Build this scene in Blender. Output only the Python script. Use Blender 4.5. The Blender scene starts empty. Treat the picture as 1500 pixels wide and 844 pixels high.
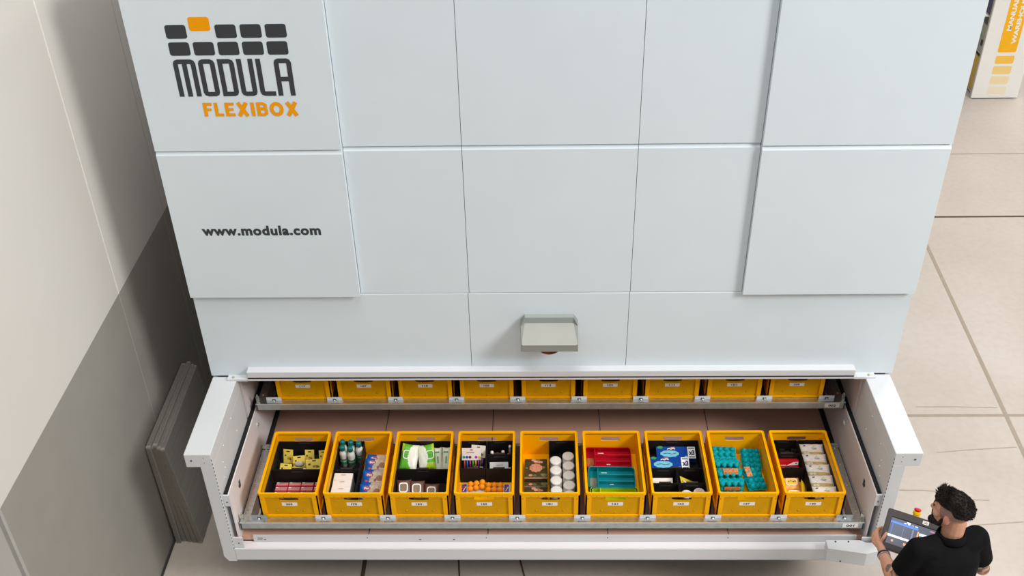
import bpy, bmesh, math, random
from mathutils import Matrix, Vector, noise
random.seed(7)
SC = bpy.context.scene
COL = SC.collection
PI = math.pi
P = 0.436343                      # crate pitch on a tray

# ------------------------------------------------------------------ helpers
def lin(c):
    c /= 255.0
    return c/12.92 if c <= .04045 else ((c+.055)/1.055)**2.4
def rgb(r, g, b):
    return (lin(r), lin(g), lin(b), 1.0)
MATS = {}
def mat(name, col, rough=.5, metal=0.0, var=.05, scale=12.0, bump=0.0, emit=0.0, alpha=1.0, coat=0.0, stretch=None):
    if name in MATS: return MATS[name]
    m = bpy.data.materials.new(name); m.use_nodes = True
    nt = m.node_tree; b = nt.nodes['Principled BSDF']
    b.inputs['Roughness'].default_value = rough
    b.inputs['Metallic'].default_value = metal
    tc = nt.nodes.new('ShaderNodeTexCoord')
    nz = nt.nodes.new('ShaderNodeTexNoise'); nz.inputs['Scale'].default_value = scale; nz.inputs['Detail'].default_value = 4
    if stretch:
        mp = nt.nodes.new('ShaderNodeMapping'); mp.inputs['Scale'].default_value = stretch
        nt.links.new(tc.outputs['Object'], mp.inputs['Vector']); nt.links.new(mp.outputs['Vector'], nz.inputs['Vector'])
    else:
        nt.links.new(tc.outputs['Object'], nz.inputs['Vector'])
    rp = nt.nodes.new('ShaderNodeValToRGB')
    a = [max(0, c*(1-var)) for c in col[:3]]+[1]; z = [min(1, c*(1+var)) for c in col[:3]]+[1]
    rp.color_ramp.elements[0].position = .3; rp.color_ramp.elements[1].position = .7
    rp.color_ramp.elements[0].color = a; rp.color_ramp.elements[1].color = z
    nt.links.new(nz.outputs['Fac'], rp.inputs['Fac']); nt.links.new(rp.outputs['Color'], b.inputs['Base Color'])
    if bump:
        bp = nt.nodes.new('ShaderNodeBump'); bp.inputs['Strength'].default_value = bump; bp.inputs['Distance'].default_value = .004
        nt.links.new(nz.outputs['Fac'], bp.inputs['Height']); nt.links.new(bp.outputs['Normal'], b.inputs['Normal'])
    if emit:
        nt.links.new(rp.outputs['Color'], b.inputs['Emission Color']); b.inputs['Emission Strength'].default_value = emit
    if alpha < 1: b.inputs['Alpha'].default_value = alpha
    if coat: b.inputs['Coat Weight'].default_value = coat
    MATS[name] = m
    return m

class MB:
    def __init__(s): s.bm = bmesh.new(); s.mats = []
    def mi(s, m):
        if m is None: return 0
        if m not in s.mats: s.mats.append(m)
        return s.mats.index(m)
    def _fin(s, vs, fs, m, M, smooth=False):
        if M is not None:
            for v in vs: v.co = M @ v.co
        i = s.mi(m)
        for f in fs: f.material_index = i; f.smooth = smooth
    def poly(s, pts, faces, m=None, M=None, smooth=False):
        vs = [s.bm.verts.new(p) for p in pts]; fs = []
        for f in faces:
            try: fs.append(s.bm.faces.new([vs[i] for i in f]))
            except ValueError: pass
        s._fin(vs, fs, m, M, smooth); return fs
    def box(s, x0, x1, y0, y1, z0, z1, m=None, M=None, bev=0.0):
        if bev:
            t = bmesh.new()
            vs = [t.verts.new(p) for p in ((x0,y0,z0),(x1,y0,z0),(x1,y1,z0),(x0,y1,z0),(x0,y0,z1),(x1,y0,z1),(x1,y1,z1),(x0,y1,z1))]
            for f in ((0,3,2,1),(4,5,6,7),(0,1,5,4),(1,2,6,5),(2,3,7,6),(3,0,4,7)): t.faces.new([vs[i] for i in f])
            bmesh.ops.bevel(t, geom=list(t.edges), offset=bev, segments=2, affect='EDGES', profile=.5)
            t.verts.ensure_lookup_table(); t.verts.index_update()
            s.poly([v.co.copy() for v in t.verts], [[v.index for v in f.verts] for f in t.faces], m, M); t.free(); return
        s.poly([(x0,y0,z0),(x1,y0,z0),(x1,y1,z0),(x0,y1,z0),(x0,y0,z1),(x1,y0,z1),(x1,y1,z1),(x0,y1,z1)],
               [(0,3,2,1),(4,5,6,7),(0,1,5,4),(1,2,6,5),(2,3,7,6),(3,0,4,7)], m, M)
    def lathe(s, prof, m=None, M=None, n=16, smooth=True, sx=1, sy=1):
        pts = []; faces = []
        for r, z in prof:
            for k in range(n):
                a = 2*PI*k/n; pts.append((r*math.cos(a)*sx, r*math.sin(a)*sy, z))
        for j in range(len(prof)-1):
            for k in range(n):
                k2 = (k+1) % n; faces.append((j*n+k, j*n+k2, (j+1)*n+k2, (j+1)*n+k))
        faces.append(tuple(range(n-1, -1, -1))); faces.append(tuple((len(prof)-1)*n+k for k in range(n)))
        s.poly(pts, faces, m, M, smooth)
    def cone(s, p0, p1, r0, r1, m=None, n=12, M=None, smooth=True):
        p0 = Vector(p0); p1 = Vector(p1); d = p1-p0; L = d.length
        Q = Matrix.Translation(p0) @ d.to_track_quat('Z', 'Y').to_matrix().to_4x4()
        s.lathe([(r0, 0), (r1, L)], m, (M @ Q) if M is not None else Q, n, smooth)
    def ell(s, c, r, m=None, M=None, n=16, k=10, half=False):
        prof = []
        for j in range(k+1):
            t = -PI/2 + PI*j/k if not half else PI/2*j/k
            prof.append((max(1e-5, math.cos(t)), math.sin(t)))
        Q = Matrix.Translation(Vector(c)) @ Matrix.Diagonal((r[0], r[1], r[2], 1))
        s.lathe(prof, m, (M @ Q) if M is not None else Q, n)
    def capsule(s, p0, p1, r0, r1, M=None, m=None):
        s.cone(p0, p1, r0, r1, m, 14, M); s.ell(p0, (r0,)*3, m, M, 14, 8); s.ell(p1, (r1,)*3, m, M, 14, 8)
    def prism(s, pts, y0, y1, m=None, M=None):          # polygon in x,z ; thickness along y
        n = len(pts)
        s.poly([(x, y0, z) for x, z in pts]+[(x, y1, z) for x, z in pts],
               [tuple(range(n)), tuple(range(2*n-1, n-1, -1))]+[(i, n+i, n+(i+1) % n, (i+1) % n) for i in range(n)], m, M)
    def ring(s, outer, inner, z0, z1, m=None, M=None):  # two equal-count loops (x,y)
        n = len(outer); pts = [(x,y,z0) for x,y in outer]+[(x,y,z0) for x,y in inner]+[(x,y,z1) for x,y in outer]+[(x,y,z1) for x,y in inner]
        F = []
        for i in range(n):
            j = (i+1) % n
            F += [(i, j, 2*n+j, 2*n+i), (n+j, n+i, 3*n+i, 3*n+j), (2*n+i, 2*n+j, 3*n+j, 3*n+i), (j, i, n+i, n+j)]
        s.poly(pts, F, m, M)
    def stroke(s, path, w, m=None, M=None, closed=False, t=.0012):   # flat ribbon in x,z facing -y
        s.ns = getattr(s, 'ns', 0)+1; t += .00007*s.ns
        pts = [Vector((p[0], p[1])) for p in path]; n = len(pts); L = []; R = []
        for i in range(n):
            a = pts[i-1] if (i or closed) else None; b = pts[i]; c = pts[(i+1) % n] if (i < n-1 or closed) else None
            d1 = (b-a).normalized() if a is not None else None; d2 = (c-b).normalized() if c is not None else None
            if d1 is None: d1 = d2
            if d2 is None: d2 = d1
            t_ = d1+d2; t_ = t_.normalized() if t_.length > 1e-6 else d1
            nn = Vector((-t_.y, t_.x)); k = w/2/max(.35, nn.dot(Vector((-d1.y, d1.x))))
            L.append(b+nn*k); R.append(b-nn*k)
        P_ = [(p.x, -t, p.y) for p in L]+[(p.x, -t, p.y) for p in R]
        F = [(n+i, n+(i+1) % n, (i+1) % n, i) for i in range(n if closed else n-1)]
        s.poly(P_, F, m, M)
    def build(s, name, parent=None, recalc=True, smooth_angle=None):
        if recalc: bmesh.ops.recalc_face_normals(s.bm, faces=s.bm.faces)
        me = bpy.data.meshes.new(name); s.bm.to_mesh(me); s.bm.free()
        for m in s.mats: me.materials.append(m)
        o = bpy.data.objects.new(name, me); COL.objects.link(o)
        if parent is not None: o.parent = parent
        return o

def rrect(x0, x1, z0, z1, r, k=5):
    out = []
    for cx, cz, a0 in ((x1-r, z1-r, 0), (x0+r, z1-r, 90), (x0+r, z0+r, 180), (x1-r, z0+r, 270)):
        for i in range(k):
            a = math.radians(a0+90*i/(k-1)); out.append((cx+r*math.cos(a), cz+r*math.sin(a)))
    return out
def tag(o, label=None, cat=None, group=None, kind=None):
    if label: o['label'] = label
    if cat: o['category'] = cat
    if group: o['group'] = group
    if kind: o['kind'] = kind
    return o
def empty(name, loc=(0,0,0), rot=(0,0,0), label=None, cat=None, group=None):
    o = bpy.data.objects.new(name, None); o.empty_display_size = .05; COL.objects.link(o)
    o.location = loc; o.rotation_euler = rot
    return tag(o, label, cat, group)
def copy_tree(o, parent=None):
    c = o.copy(); COL.objects.link(c); c.parent = parent
    for ch in list(o.children): copy_tree(ch, c)
    return c
def text_mesh(body, size, bold=0.0, spacing=1.0):
    cu = bpy.data.curves.new('t', 'FONT'); cu.body = body; cu.size = size; cu.offset = bold; cu.align_x = 'CENTER'; cu.align_y = 'CENTER'
    cu.space_character = spacing; cu.extrude = .0004; cu.resolution_u = 4
    o = bpy.data.objects.new('t', cu); COL.objects.link(o)
    me = bpy.data.meshes.new_from_object(o.evaluated_get(bpy.context.evaluated_depsgraph_get()))
    bpy.data.objects.remove(o); bpy.data.curves.remove(cu)
    return me
def put_text(name, body, size, m, parent, M, bold=0.0, spacing=1.0, width=None, height=None):
    me = text_mesh(body, size, bold, spacing)
    xs = [v.co.x for v in me.vertices]; ys = [v.co.y for v in me.vertices]
    cx, cy = (min(xs)+max(xs))/2, (min(ys)+max(ys))/2
    sx = width/(max(xs)-min(xs)) if width else 1; sy = height/(max(ys)-min(ys)) if height else (sx if width else 1)
    me.transform(M @ Matrix.Diagonal((sx, sy, 1, 1)) @ Matrix.Translation((-cx, -cy, 0)))
    me.materials.clear(); me.materials.append(m); me.name = name
    o = bpy.data.objects.new(name, me); COL.objects.link(o); o.parent = parent
    return o
FRONT = Matrix.Rotation(PI/2, 4, 'X')     # text plane -> facing -y
def TR(x, y, z, rx=0, ry=0, rz=0):
    return Matrix.Translation((x, y, z)) @ Matrix.Rotation(rz, 4, 'Z') @ Matrix.Rotation(rx, 4, 'X') @ Matrix.Rotation(ry, 4, 'Y')

# ------------------------------------------------------------------ materials
WHITE  = mat('machine_white', rgb(215, 217, 219), .42, var=.012, scale=3)
FACADE = mat('facade_white', rgb(219, 229, 234), .42, var=.012, scale=3)
WHITE2 = mat('bay_white', rgb(231, 224, 224), .45, var=.015, scale=4)
SEAM   = mat('seam_dark', rgb(70, 78, 82), .8)
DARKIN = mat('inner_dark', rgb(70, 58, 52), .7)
BAYF   = mat('bay_floor_taupe', rgb(226, 178, 154), .4, var=.03, scale=5)
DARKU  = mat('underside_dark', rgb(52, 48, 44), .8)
BRUSH  = mat('black_brush', rgb(22, 21, 21), .8, var=.2, scale=60)
GALV   = mat('galvanised_steel', rgb(205, 208, 208), .22, .9, var=.12, scale=40)
GALVF  = mat('galvanised_face', rgb(176, 184, 184), .38, .6, var=.1, scale=25)
STEEL  = mat('clip_steel', rgb(232, 234, 236), .4, .15)
SCREWM = mat('zinc_screw', rgb(205, 195, 150), .3, .8)
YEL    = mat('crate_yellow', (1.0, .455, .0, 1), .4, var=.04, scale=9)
YELP   = mat('crate_yellow_panel', (.70, .345, .0, 1), .36, var=.06, scale=14)  # translucent front panel, its weaker light also toned into the colour
BLK    = mat('bin_black', rgb(34, 30, 29), .55, var=.15, scale=20)
LABELW = mat('label_white', rgb(240, 238, 235), .6, var=.01)
INK    = mat('print_black', rgb(22, 22, 26), .7)
GREYP  = mat('logo_charcoal', rgb(62, 64, 67), .6, var=.02)
ORANGE = mat('logo_orange', rgb(243, 158, 8), .6, var=.02)
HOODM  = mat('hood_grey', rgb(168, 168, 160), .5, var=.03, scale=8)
COPPER = mat('copper_lamp', rgb(120, 62, 40), .25, .6, var=.4, scale=30)
MAROON = mat('door_seal_maroon', rgb(62, 30, 36), .7)
CAV    = mat('pure_white_print', rgb(246, 244, 240), .5, var=.01)

# ------------------------------------------------------------------ world and lights
w = bpy.data.worlds.new('hall_light'); SC.world = w; w.use_nodes = True
nt = w.node_tree; bg = nt.nodes['Background']
tc = nt.nodes.new('ShaderNodeTexCoord'); sp = nt.nodes.new('ShaderNodeSeparateXYZ'); mr = nt.nodes.new('ShaderNodeMapRange'); cr = nt.nodes.new('ShaderNodeValToRGB')
nt.links.new(tc.outputs['Generated'], sp.inputs['Vector'])
mr.inputs['From Min'].default_value = -1; mr.inputs['From Max'].default_value = 1
nt.links.new(sp.outputs['X'], mr.inputs['Value']); nt.links.new(mr.outputs['Result'], cr.inputs['Fac'])
cr.color_ramp.elements[0].color = (.60, .625, .655, 1); cr.color_ramp.elements[1].color = (1.0, 1.0, 1.0, 1)
cz = nt.nodes.new('ShaderNodeValToRGB'); cz.color_ramp.elements[0].position = .0; cz.color_ramp.elements[1].position = .62
cz.color_ramp.elements[0].color = (.08, .08, .08, 1); cz.color_ramp.elements[1].color = (1.0, 1.0, 1.0, 1)
e_ = cz.color_ramp.elements.new(.35); e_.color = (.34, .34, .34, 1)
nt.links.new(sp.outputs['Z'], cz.inputs['Fac']); mw = nt.nodes.new('ShaderNodeMixRGB'); mw.blend_type = 'MULTIPLY'; mw.inputs['Fac'].default_value = 1
nt.links.new(cr.outputs['Color'], mw.inputs[1]); nt.links.new(cz.outputs['Color'], mw.inputs[2])
nt.links.new(mw.outputs['Color'], bg.inputs['Color']); bg.inputs['Strength'].default_value = .88
def area(name, loc, tgt, size, power, col=(1,1,1)):
    l = bpy.data.lights.new(name, 'AREA'); l.shape = 'DISK'; l.size = size; l.energy = power; l.color = col
    o = bpy.data.objects.new(name, l); COL.objects.link(o); o.location = loc
    o.rotation_euler = (Vector(tgt)-Vector(loc)).to_track_quat('-Z', 'Y').to_euler(); return o
area('hall_lamp', (9.0, -5.4, 9.8), (1.6, .6, 2.4), 4.0, 1120, (1, .99, .97))
area('far_floor_fill', (8.5, 10.0, 9.0), (5, 8, 0), 4.0, 360, (1, .985, .96))  # added fill light, brightens the far floor without reaching the facade

area('overhead_fill', (-.6, -1.5, 12.0), (-.4, -.2, .8), 4.0, 330, (1, .99, .97))  # added fill light from above, lifts the crates and their contents
# ------------------------------------------------------------------ camera
cd = bpy.data.cameras.new('camera'); cam = bpy.data.objects.new('camera', cd); COL.objects.link(cam); SC.camera = cam
a, b, c = 0.6181226183836107, -0.029679362144258845, -0.023146570385408714
f = Vector((math.sin(b)*math.cos(a), math.cos(b)*math.cos(a), -math.sin(a))); r = Vector((math.cos(b), -math.sin(b), 0)); u = r.cross(f)
r2 = r*math.cos(c)+u*math.sin(c); u2 = -r*math.sin(c)+u*math.cos(c)
Mx = Matrix((r2, u2, -f)).transposed().to_4x4(); Mx.translation = Vector((-0.07463603840454391, -4.84575172992516, 6.119076234354433))
cam.matrix_world = Mx
cd.sensor_width = 36; cd.lens = 1533.045*36/1500; cd.clip_end = 100
SC.view_settings.view_transform = 'Standard'; SC.view_settings.look = 'None'

# ------------------------------------------------------------------ setting: floor and wall
def concrete():
    m = bpy.data.materials.new('polished_concrete'); m.use_nodes = True; nt = m.node_tree; b = nt.nodes['Principled BSDF']
    tc = nt.nodes.new('ShaderNodeTexCoord'); L = nt.links
    n1 = nt.nodes.new('ShaderNodeTexNoise'); n1.inputs['Scale'].default_value = .55; n1.inputs['Detail'].default_value = 7
    n2 = nt.nodes.new('ShaderNodeTexNoise'); n2.inputs['Scale'].default_value = 16; n2.inputs['Detail'].default_value = 6
    for n in (n1, n2): L.new(tc.outputs['Object'], n.inputs['Vector'])
    r1 = nt.nodes.new('ShaderNodeValToRGB'); r1.color_ramp.elements[0].position = .3; r1.color_ramp.elements[1].position = .72
    r1.color_ramp.elements[0].color = rgb(192, 179, 166); r1.color_ramp.elements[1].color = rgb(206, 196, 185)
    L.new(n1.outputs['Fac'], r1.inputs['Fac'])
    r2 = nt.nodes.new('ShaderNodeValToRGB'); r2.color_ramp.elements[0].position = .25; r2.color_ramp.elements[1].position = .6
    r2.color_ramp.elements[0].color = (.86, .85, .84, 1); r2.color_ramp.elements[1].color = (1, 1, 1, 1)
    L.new(n2.outputs['Fac'], r2.inputs['Fac'])
    mx = nt.nodes.new('ShaderNodeMixRGB'); mx.blend_type = 'MULTIPLY'; mx.inputs['Fac'].default_value = .5
    L.new(r1.outputs['Color'], mx.inputs[1]); L.new(r2.outputs['Color'], mx.inputs[2])
    L.new(mx.outputs['Color'], b.inputs['Base Color']); b.inputs['Roughness'].default_value = .62
    return m
CONC = concrete()
JOINT = mat('floor_joint', rgb(166, 151, 134), .8); JDARK = mat('floor_joint_dark', rgb(84, 66, 52), .8); CRACK = mat('floor_crack', rgb(180, 164, 148), .9)
mb = MB()
mb.poly([(-8, -9, 0), (16, -9, 0), (16, 18, 0), (-8, 18, 0)], [(0,1,2,3)], CONC)
LZ = [.001]
def line(pts, wd, m):
    LZ[0] += .0002
    pts = [Vector((x, y, LZ[0])) for x, y in pts]
    for p, q in zip(pts, pts[1:]):
        d = (q-p).normalized(); n = Vector((-d.y, d.x, 0))*wd/2
        mb.poly([p-n, q-n, q+n, p+n], [(0,1,2,3)], m)
line([(2.4, 6.503), (16, 6.48)], .02, JOINT); line([(2.4, 5.055), (16, 5.05)], .03, JDARK)
line([(2.4, 1.845), (16, 1.835)], .03, JOINT); line([(4.29, 9.4), (3.40, -8)], .035, JOINT)
line([(-1.37, 1.2), (-1.30, -8)], .03, JDARK)
line([(-.69, .5), (-.654, .14), (-.61, -.3), (-.66, -1.2)], .012, JDARK); line([(-.26, .5), (-.182, .141), (-.12, -.4)], .012, JDARK)
line([(3.18, 1.955), (3.5, 1.955), (3.86, 1.94)], .007, CRACK); line([(3.18, 1.40), (3.45, 1.43), (3.85, 1.46)], .007, CRACK)
line([(2.70, .985), (2.95, .98), (3.08, .965)], .007, CRACK); line([(3.30, .88), (3.42, .875)], .007, CRACK); line([(3.20, .62), (3.6, .655)], .007, CRACK); line([(4.00, 3.78), (3.99, 3.70)], .007, CRACK)
floor = tag(mb.build('floor', recalc=False), kind='structure')

PAINT = mat('wall_paint_white', rgb(214, 210, 204), .7, var=.012, scale=2)
BAND = mat('wall_paint_grey', rgb(150, 146, 139), .6, var=.03, scale=5, bump=.05)
EDGE = mat('wall_corner_grey', rgb(172, 169, 164), .6)
mb = MB(); XW = -2.84; YC = -1.185
mb.box(-3.2, XW, YC, 14, 2.13, 8, PAINT); mb.box(-3.2, XW, YC, 14, 0, 2.13, BAND)
mb.box(-3.201, XW-.022, YC-.003, YC+.001, 0, 2.13, PAINT); mb.box(XW-.022, XW+.001, YC-.004, YC+.02, 0, 2.13, EDGE)
mb.box(-8, -3.2, YC, YC+.3, 0, 8, PAINT)
for y, mm in ((.725, mat('wall_seam_light', rgb(238, 232, 224), .7)), (1.75, mat('wall_seam_shade', rgb(196, 190, 184), .7))):
    mb.box(XW-.001, XW+.002, y-.006, y+.006, 2.13, 8, mm); mb.box(XW-.001, XW+.002, y-.004, y+.004, 0, 2.13, mat('band_seam', rgb(168, 164, 158), .7))
tag(mb.build('wall_left'), kind='structure')
mb = MB(); mb.box(XW, XW+.012, YC, 14, 0, .02, mat('baseboard_dark', rgb(58, 56, 54), .6)); tag(mb.build('baseboard_left'), kind='structure')

# ------------------------------------------------------------------ the storage machine
MX = 2.32; YF = .64
mach = empty('vertical_storage_machine', (0, YF, 0), label='huge white paneled automated storage machine with open picking bay', cat='storage machine')
OFF = Matrix.Translation((0, -YF, 0))
def mpart(mb, name, label=None, parent=None):
    for v in mb.bm.verts: v.co.y -= YF
    o = mb.build(name, parent or mach)
    if label: o['label'] = label
    return o
# body shell : sides, back, roof, bay interior (behind the facade)
mb = MB()
mb.box(-MX, -MX+.03, YF+.03, 3.3, 0, 4.30, WHITE); mb.box(MX-.03, MX, YF+.03, 3.3, 0, 4.30, WHITE)
mb.box(-MX, MX, 3.27, 3.3, 0, 4.30, WHITE); mb.box(-MX, MX, YF+.03, 3.3, 4.28, 4.30, WHITE)
mpart(mb, 'cabinet_body')
mb = MB()
mb.box(-2.17, -2.14, YF+.031, 2.4, .64, 1.62, WHITE2); mb.box(2.14, 2.17, YF+.031, 2.4, .64, 1.62, WHITE2)
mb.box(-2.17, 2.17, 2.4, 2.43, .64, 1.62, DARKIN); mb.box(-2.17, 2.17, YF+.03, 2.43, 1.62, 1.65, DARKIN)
mpart(mb, 'bay_lining')
# facade panels (rows x columns) with a lit top chamfer
def panel(x0, x1, z0, z1, y, cham=.028):
    mb = MB(); g = .0016; x0 += g; x1 -= g; z0 += g; z1 -= g; yb = YF+.03
    pts = [(y, z0), (y, z1-cham), (y+cham*.65, z1), (yb, z1), (yb, z0)]
    n = len(pts)
    mb.poly([(x0, a_, b_) for a_, b_ in pts]+[(x1, a_, b_) for a_, b_ in pts],
            [tuple(range(n)), tuple(range(2*n-1, n-1, -1))]+[(i, n+i, n+(i+1) % n, (i+1) % n) for i in range(n)], FACADE)
    return mpart(mb, 'facade_panel')
logo_panel = web_panel = None
for z0, z1 in ((2.18, 3.245), (3.245, 4.30)):
    for x0, x1, y in ((-MX, -1.217, YF-.04), (-1.217, -.515, YF), (-.515, .523, YF), (.523, 1.237, YF), (1.237, MX+.01, YF-.04)):
        o = panel(x0, x1, z0, z1, y)
        if x0 == -MX:
            if z0 > 3: logo_panel = o
            else: web_panel = o
for x0, x1 in ((-MX, -.523), (-.523, .52), (.52, MX+.01)): o = panel(x0, x1, 1.49, 2.178, YF, .006)
mb = MB(); mb.box(-MX+.03, MX-.03, YF+.02, YF+.035, 1.5, 4.28, SEAM); mpart(mb, 'backing_frame')
# logo : tiles, lettering
M_ = Matrix.Translation((0, -.04, 0))
def decal(mb, name, parent): return mb.build(name, parent, recalc=False)
mb = MB(); cw = .1155; cp = .1355
for rI, (zt, zb) in enumerate(((4.017, 3.939), (3.918, 3.840))):
    for k in range(5):
        if rI == 0 and k == 1: continue
        x = -2.101+k*(.1375 if rI == 0 else .1362); mb.prism(rrect(x, x+cw, zb, zt, .014), -.0012, 0, GREYP, M_)
mb.prism(rrect(-1.966, -1.850, 3.982, 4.061, .014), -.0012, 0, ORANGE, M_)
decal(mb, 'tile_emblem', logo_panel)['label'] = 'charcoal tile rows with one raised orange tile'
S = .0275; zt, zb = 3.818-S/2, 3.594+S/2; zT, zB = 3.818, 3.594; c_ = .014
def rr(x0, x1, tl=1, tr=1, br=1, bl=1):
    p = []
    for (x, z, on, dx, dz, first) in ((x0, zt, tl, 1, -1, 'z'), (x1, zt, tr, -1, -1, 'x'), (x1, zb, br, -1, 1, 'z'), (x0, zb, bl, 1, 1, 'x')):
        if on:
            a_ = (x, z+dz*c_); b_ = (x+dx*c_, z); mid = (x+dx*c_*.3, z+dz*c_*.3)
            p += [a_, mid, b_] if first == 'z' else [b_, mid, a_]
        else: p.append((x, z))
    return p
mb = MB(); h = S/2
def st(path, closed=False, w_=S, m_=GREYP): mb.stroke(path, w_, m_, M_, closed)
x0, x1 = -2.098+h, -1.972-h; xm = (x0+x1)/2
st([(x0, zB), (x0, zt-c_), (x0+c_*.3, zt-c_*.3), (x0+c_, zt), (x1-c_, zt), (x1-c_*.3, zt-c_*.3), (x1, zt-c_), (x1, zB)]); st([(xm, zB), (xm, zt)])
st(rr(-1.957+h, -1.864-h), True)
st(rr(-1.848+h, -1.756-h, 0, 1, 1, 0)+[], True)
x0, x1 = -1.741+h, -1.650-h
st([(x0, zT), (x0, zb+c_), (x0+c_*.3, zb+c_*.3), (x0+c_, zb), (x1-c_, zb), (x1-c_*.3, zb+c_*.3), (x1, zb+c_), (x1, zT)])
x0 = -1.634+h; st([(x0, zT), (x0, zb+c_), (x0+c_*.3, zb+c_*.3), (x0+c_, zb), (-1.546, zb)])
x0, x1 = -1.533+h, -1.436-h
st([(x0, zB), (x0, zt-c_), (x0+c_*.3, zt-c_*.3), (x0+c_, zt), (x1-c_, zt), (x1-c_*.3, zt-c_*.3), (x1, zt-c_), (x1, zB)]); st([(x0, 3.695), (x1, 3.695)])
decal(mb, 'brand_lettering', logo_panel)['label'] = 'tall charcoal capital lettering'
mb = MB(); zb, zt = 3.469, 3.554; H = zt-zb; q_ = .021; x = -1.979
def O_(path, closed=False, w_=q_): mb.stroke(path, w_, ORANGE, M_, closed)
hq = q_/2
for ch, wd in zip('FLEXIBOX', (.052, .050, .054, .072, .022, .063, .079, .073)):
    a0, a1 = x, x+wd
    if ch in 'FEL':
        O_([(a0+hq, zb), (a0+hq, zt)])
        if ch in 'FE': O_([(a0, zt-.009), (a1, zt-.009)], w_=.018); O_([(a0, zb+H*.5), (a1-.006, zb+H*.5)], w_=.017)
        if ch in 'LE': O_([(a0, zb+.009), (a1, zb+.009)], w_=.018)
    elif ch == 'X': O_([(a0+.012, zb), (a1-.012, zt)], w_=.023); O_([(a0+.012, zt), (a1-.012, zb)], w_=.023)
    elif ch == 'I': O_([(a0+hq, zb), (a0+hq, zt)])
    elif ch == 'B':
        O_([(a0+hq, zb), (a0+hq, zt)])
        O_([(a0, zt-.008), (a1-.024, zt-.008), (a1-.012, zt-.016), (a1-.012, zb+H*.62), (a1-.024, zb+H*.53), (a0, zb+H*.53)], w_=.017)
        O_([(a0, zb+H*.53), (a1-.022, zb+H*.53), (a1-.010, zb+H*.42), (a1-.010, zb+.018), (a1-.022, zb+.008), (a0, zb+.008)], w_=.017)
    else:
        cx, cz = (a0+a1)/2, (zb+zt)/2
        O_([(cx+(wd/2-hq)*math.cos(t*PI/9), cz+(H/2-hq+.002)*math.sin(t*PI/9)) for t in range(18)], True)
    x = a1+.0115
decal(mb, 'product_lettering', logo_panel)['label'] = 'bold orange capital lettering'
o = put_text('web_address', 'www.modula.com', .1, GREYP, web_panel, Matrix.Translation((-1.777, -.0412, 2.692)) @ FRONT, bold=.004, spacing=1.1, width=.737)
# door lip over the bay
mb = MB()
mb.box(-2.057, 2.057, YF-.055, YF+.02, 1.513, 1.566, WHITE, bev=.006); mb.box(-2.055, 2.055, YF-.048, YF+.02, 1.499, 1.5129, MAROON)
mb.box(-2.057, 2.057, YF-.052, YF+.02, 1.487, 1.4989, WHITE); mpart(mb, 'door_lip')
for s in (-1, 1):
    mb = MB(); mb.box(min(s*2.058, s*2.2), max(s*2.058, s*2.2), YF-.05, YF+.02, 1.481, 1.497, WHITE)
    mb.cone((s*2.16, YF-.03, 1.497), (s*2.16, YF-.03, 1.503), .008, .008, SCREWM); mpart(mb, 'hinge_flange')
# side wings
YW = -.12
for s in (-1, 1):
    mb = MB()
    X = lambda a_, b_: (min(s*a_, s*b_), max(s*a_, s*b_))
    mb.box(*X(2.14, 2.312), YW, YF, 1.372, 1.482, WHITE, bev=.005)
    mb.box(*X(2.1405, 2.222), YW+.0, YF, .56, 1.374, WHITE, bev=.003)
    pr = [(s*2.1405, .475), (s*2.195, .475), (s*2.222, .52), (s*2.222, .562), (s*2.1405, .562)]
    mb.prism(pr, YW, YF, WHITE)
    for k in range(26):                                              # hinge dots along the front inner edge
        mb.box(*X(2.1395, 2.1425), YW-.001, YW+.004, .60+k*.033, .612+k*.033, SEAM)
    for y, z in ((.05, 1.25), (.06, 1.19), (.02, 1.14), (.35, 1.36), (.40, 1.2), (.12, 1.33)): mb.cone((s*2.1405, y, z), (s*2.137, y, z), .007, .006, STEEL, 8)
    mb.cone((s*2.27, YW, 1.43), (s*2.27, YW-.003, 1.43), .006, .006, SEAM, 8)
    for k, zz in ((0, 1.41), (1, 1.45)): mb.cone((s*(2.19), YW, zz), (s*2.19, YW-.001, zz), .003, .003, SEAM, 6)
    mb.box(*X(2.14, 2.171), YW+.002, YF, .5, .8, WHITE2) if False else None
    w_ = mpart(mb, 'side_wing')
    # inner guide plate, brush strip, bracket
    mb = MB(); mb.box(*X(2.100, 2.108), -.085, 1.9, .64, 1.088, WHITE2)
    mb.cone((s*2.0995, .70, .98), (s*2.094, .70, .98), .022, .02, STEEL, 12); mb.cone((s*2.094, .70, .98), (s*2.088, .70, .98), .01, .01, SCREWM, 8)
    mb.box(*X(2.0985, 2.10), .12, .15, .93, .99, SEAM); mb.cone((s*2.0995, .12, .96), (s*2.098, .12, .96), .016, .016, SEAM, 10)
    mpart(mb, 'guide_plate')
    mb = MB(); mb.box(*X(2.1085, 2.1395), -.07, 1.9, 1.05, 1.082, BRUSH); mb.box(*X(2.085, 2.0995), .45, 1.9, .641, .70, BRUSH)
    mpart(mb, 'brush_strip')
    mb = MB(); mb.box(*X(2.098, 2.138), -.098, -.0855, .99, 1.088, WHITE)
    mb.cone((s*2.118, -.098, 1.03), (s*2.118, -.101, 1.03), .005, .005, SEAM, 8)
    mpart(mb, 'end_bracket'); mb = MB()
    mb.box(*X(2.075, 2.139), -.105, -.095, .585, .69, WHITE); mb.cone((s*2.105, -.105, .64), (s*2.105, -.107, .64), .005, .005, SEAM, 8)
    mpart(mb, 'end_bracket')
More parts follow.
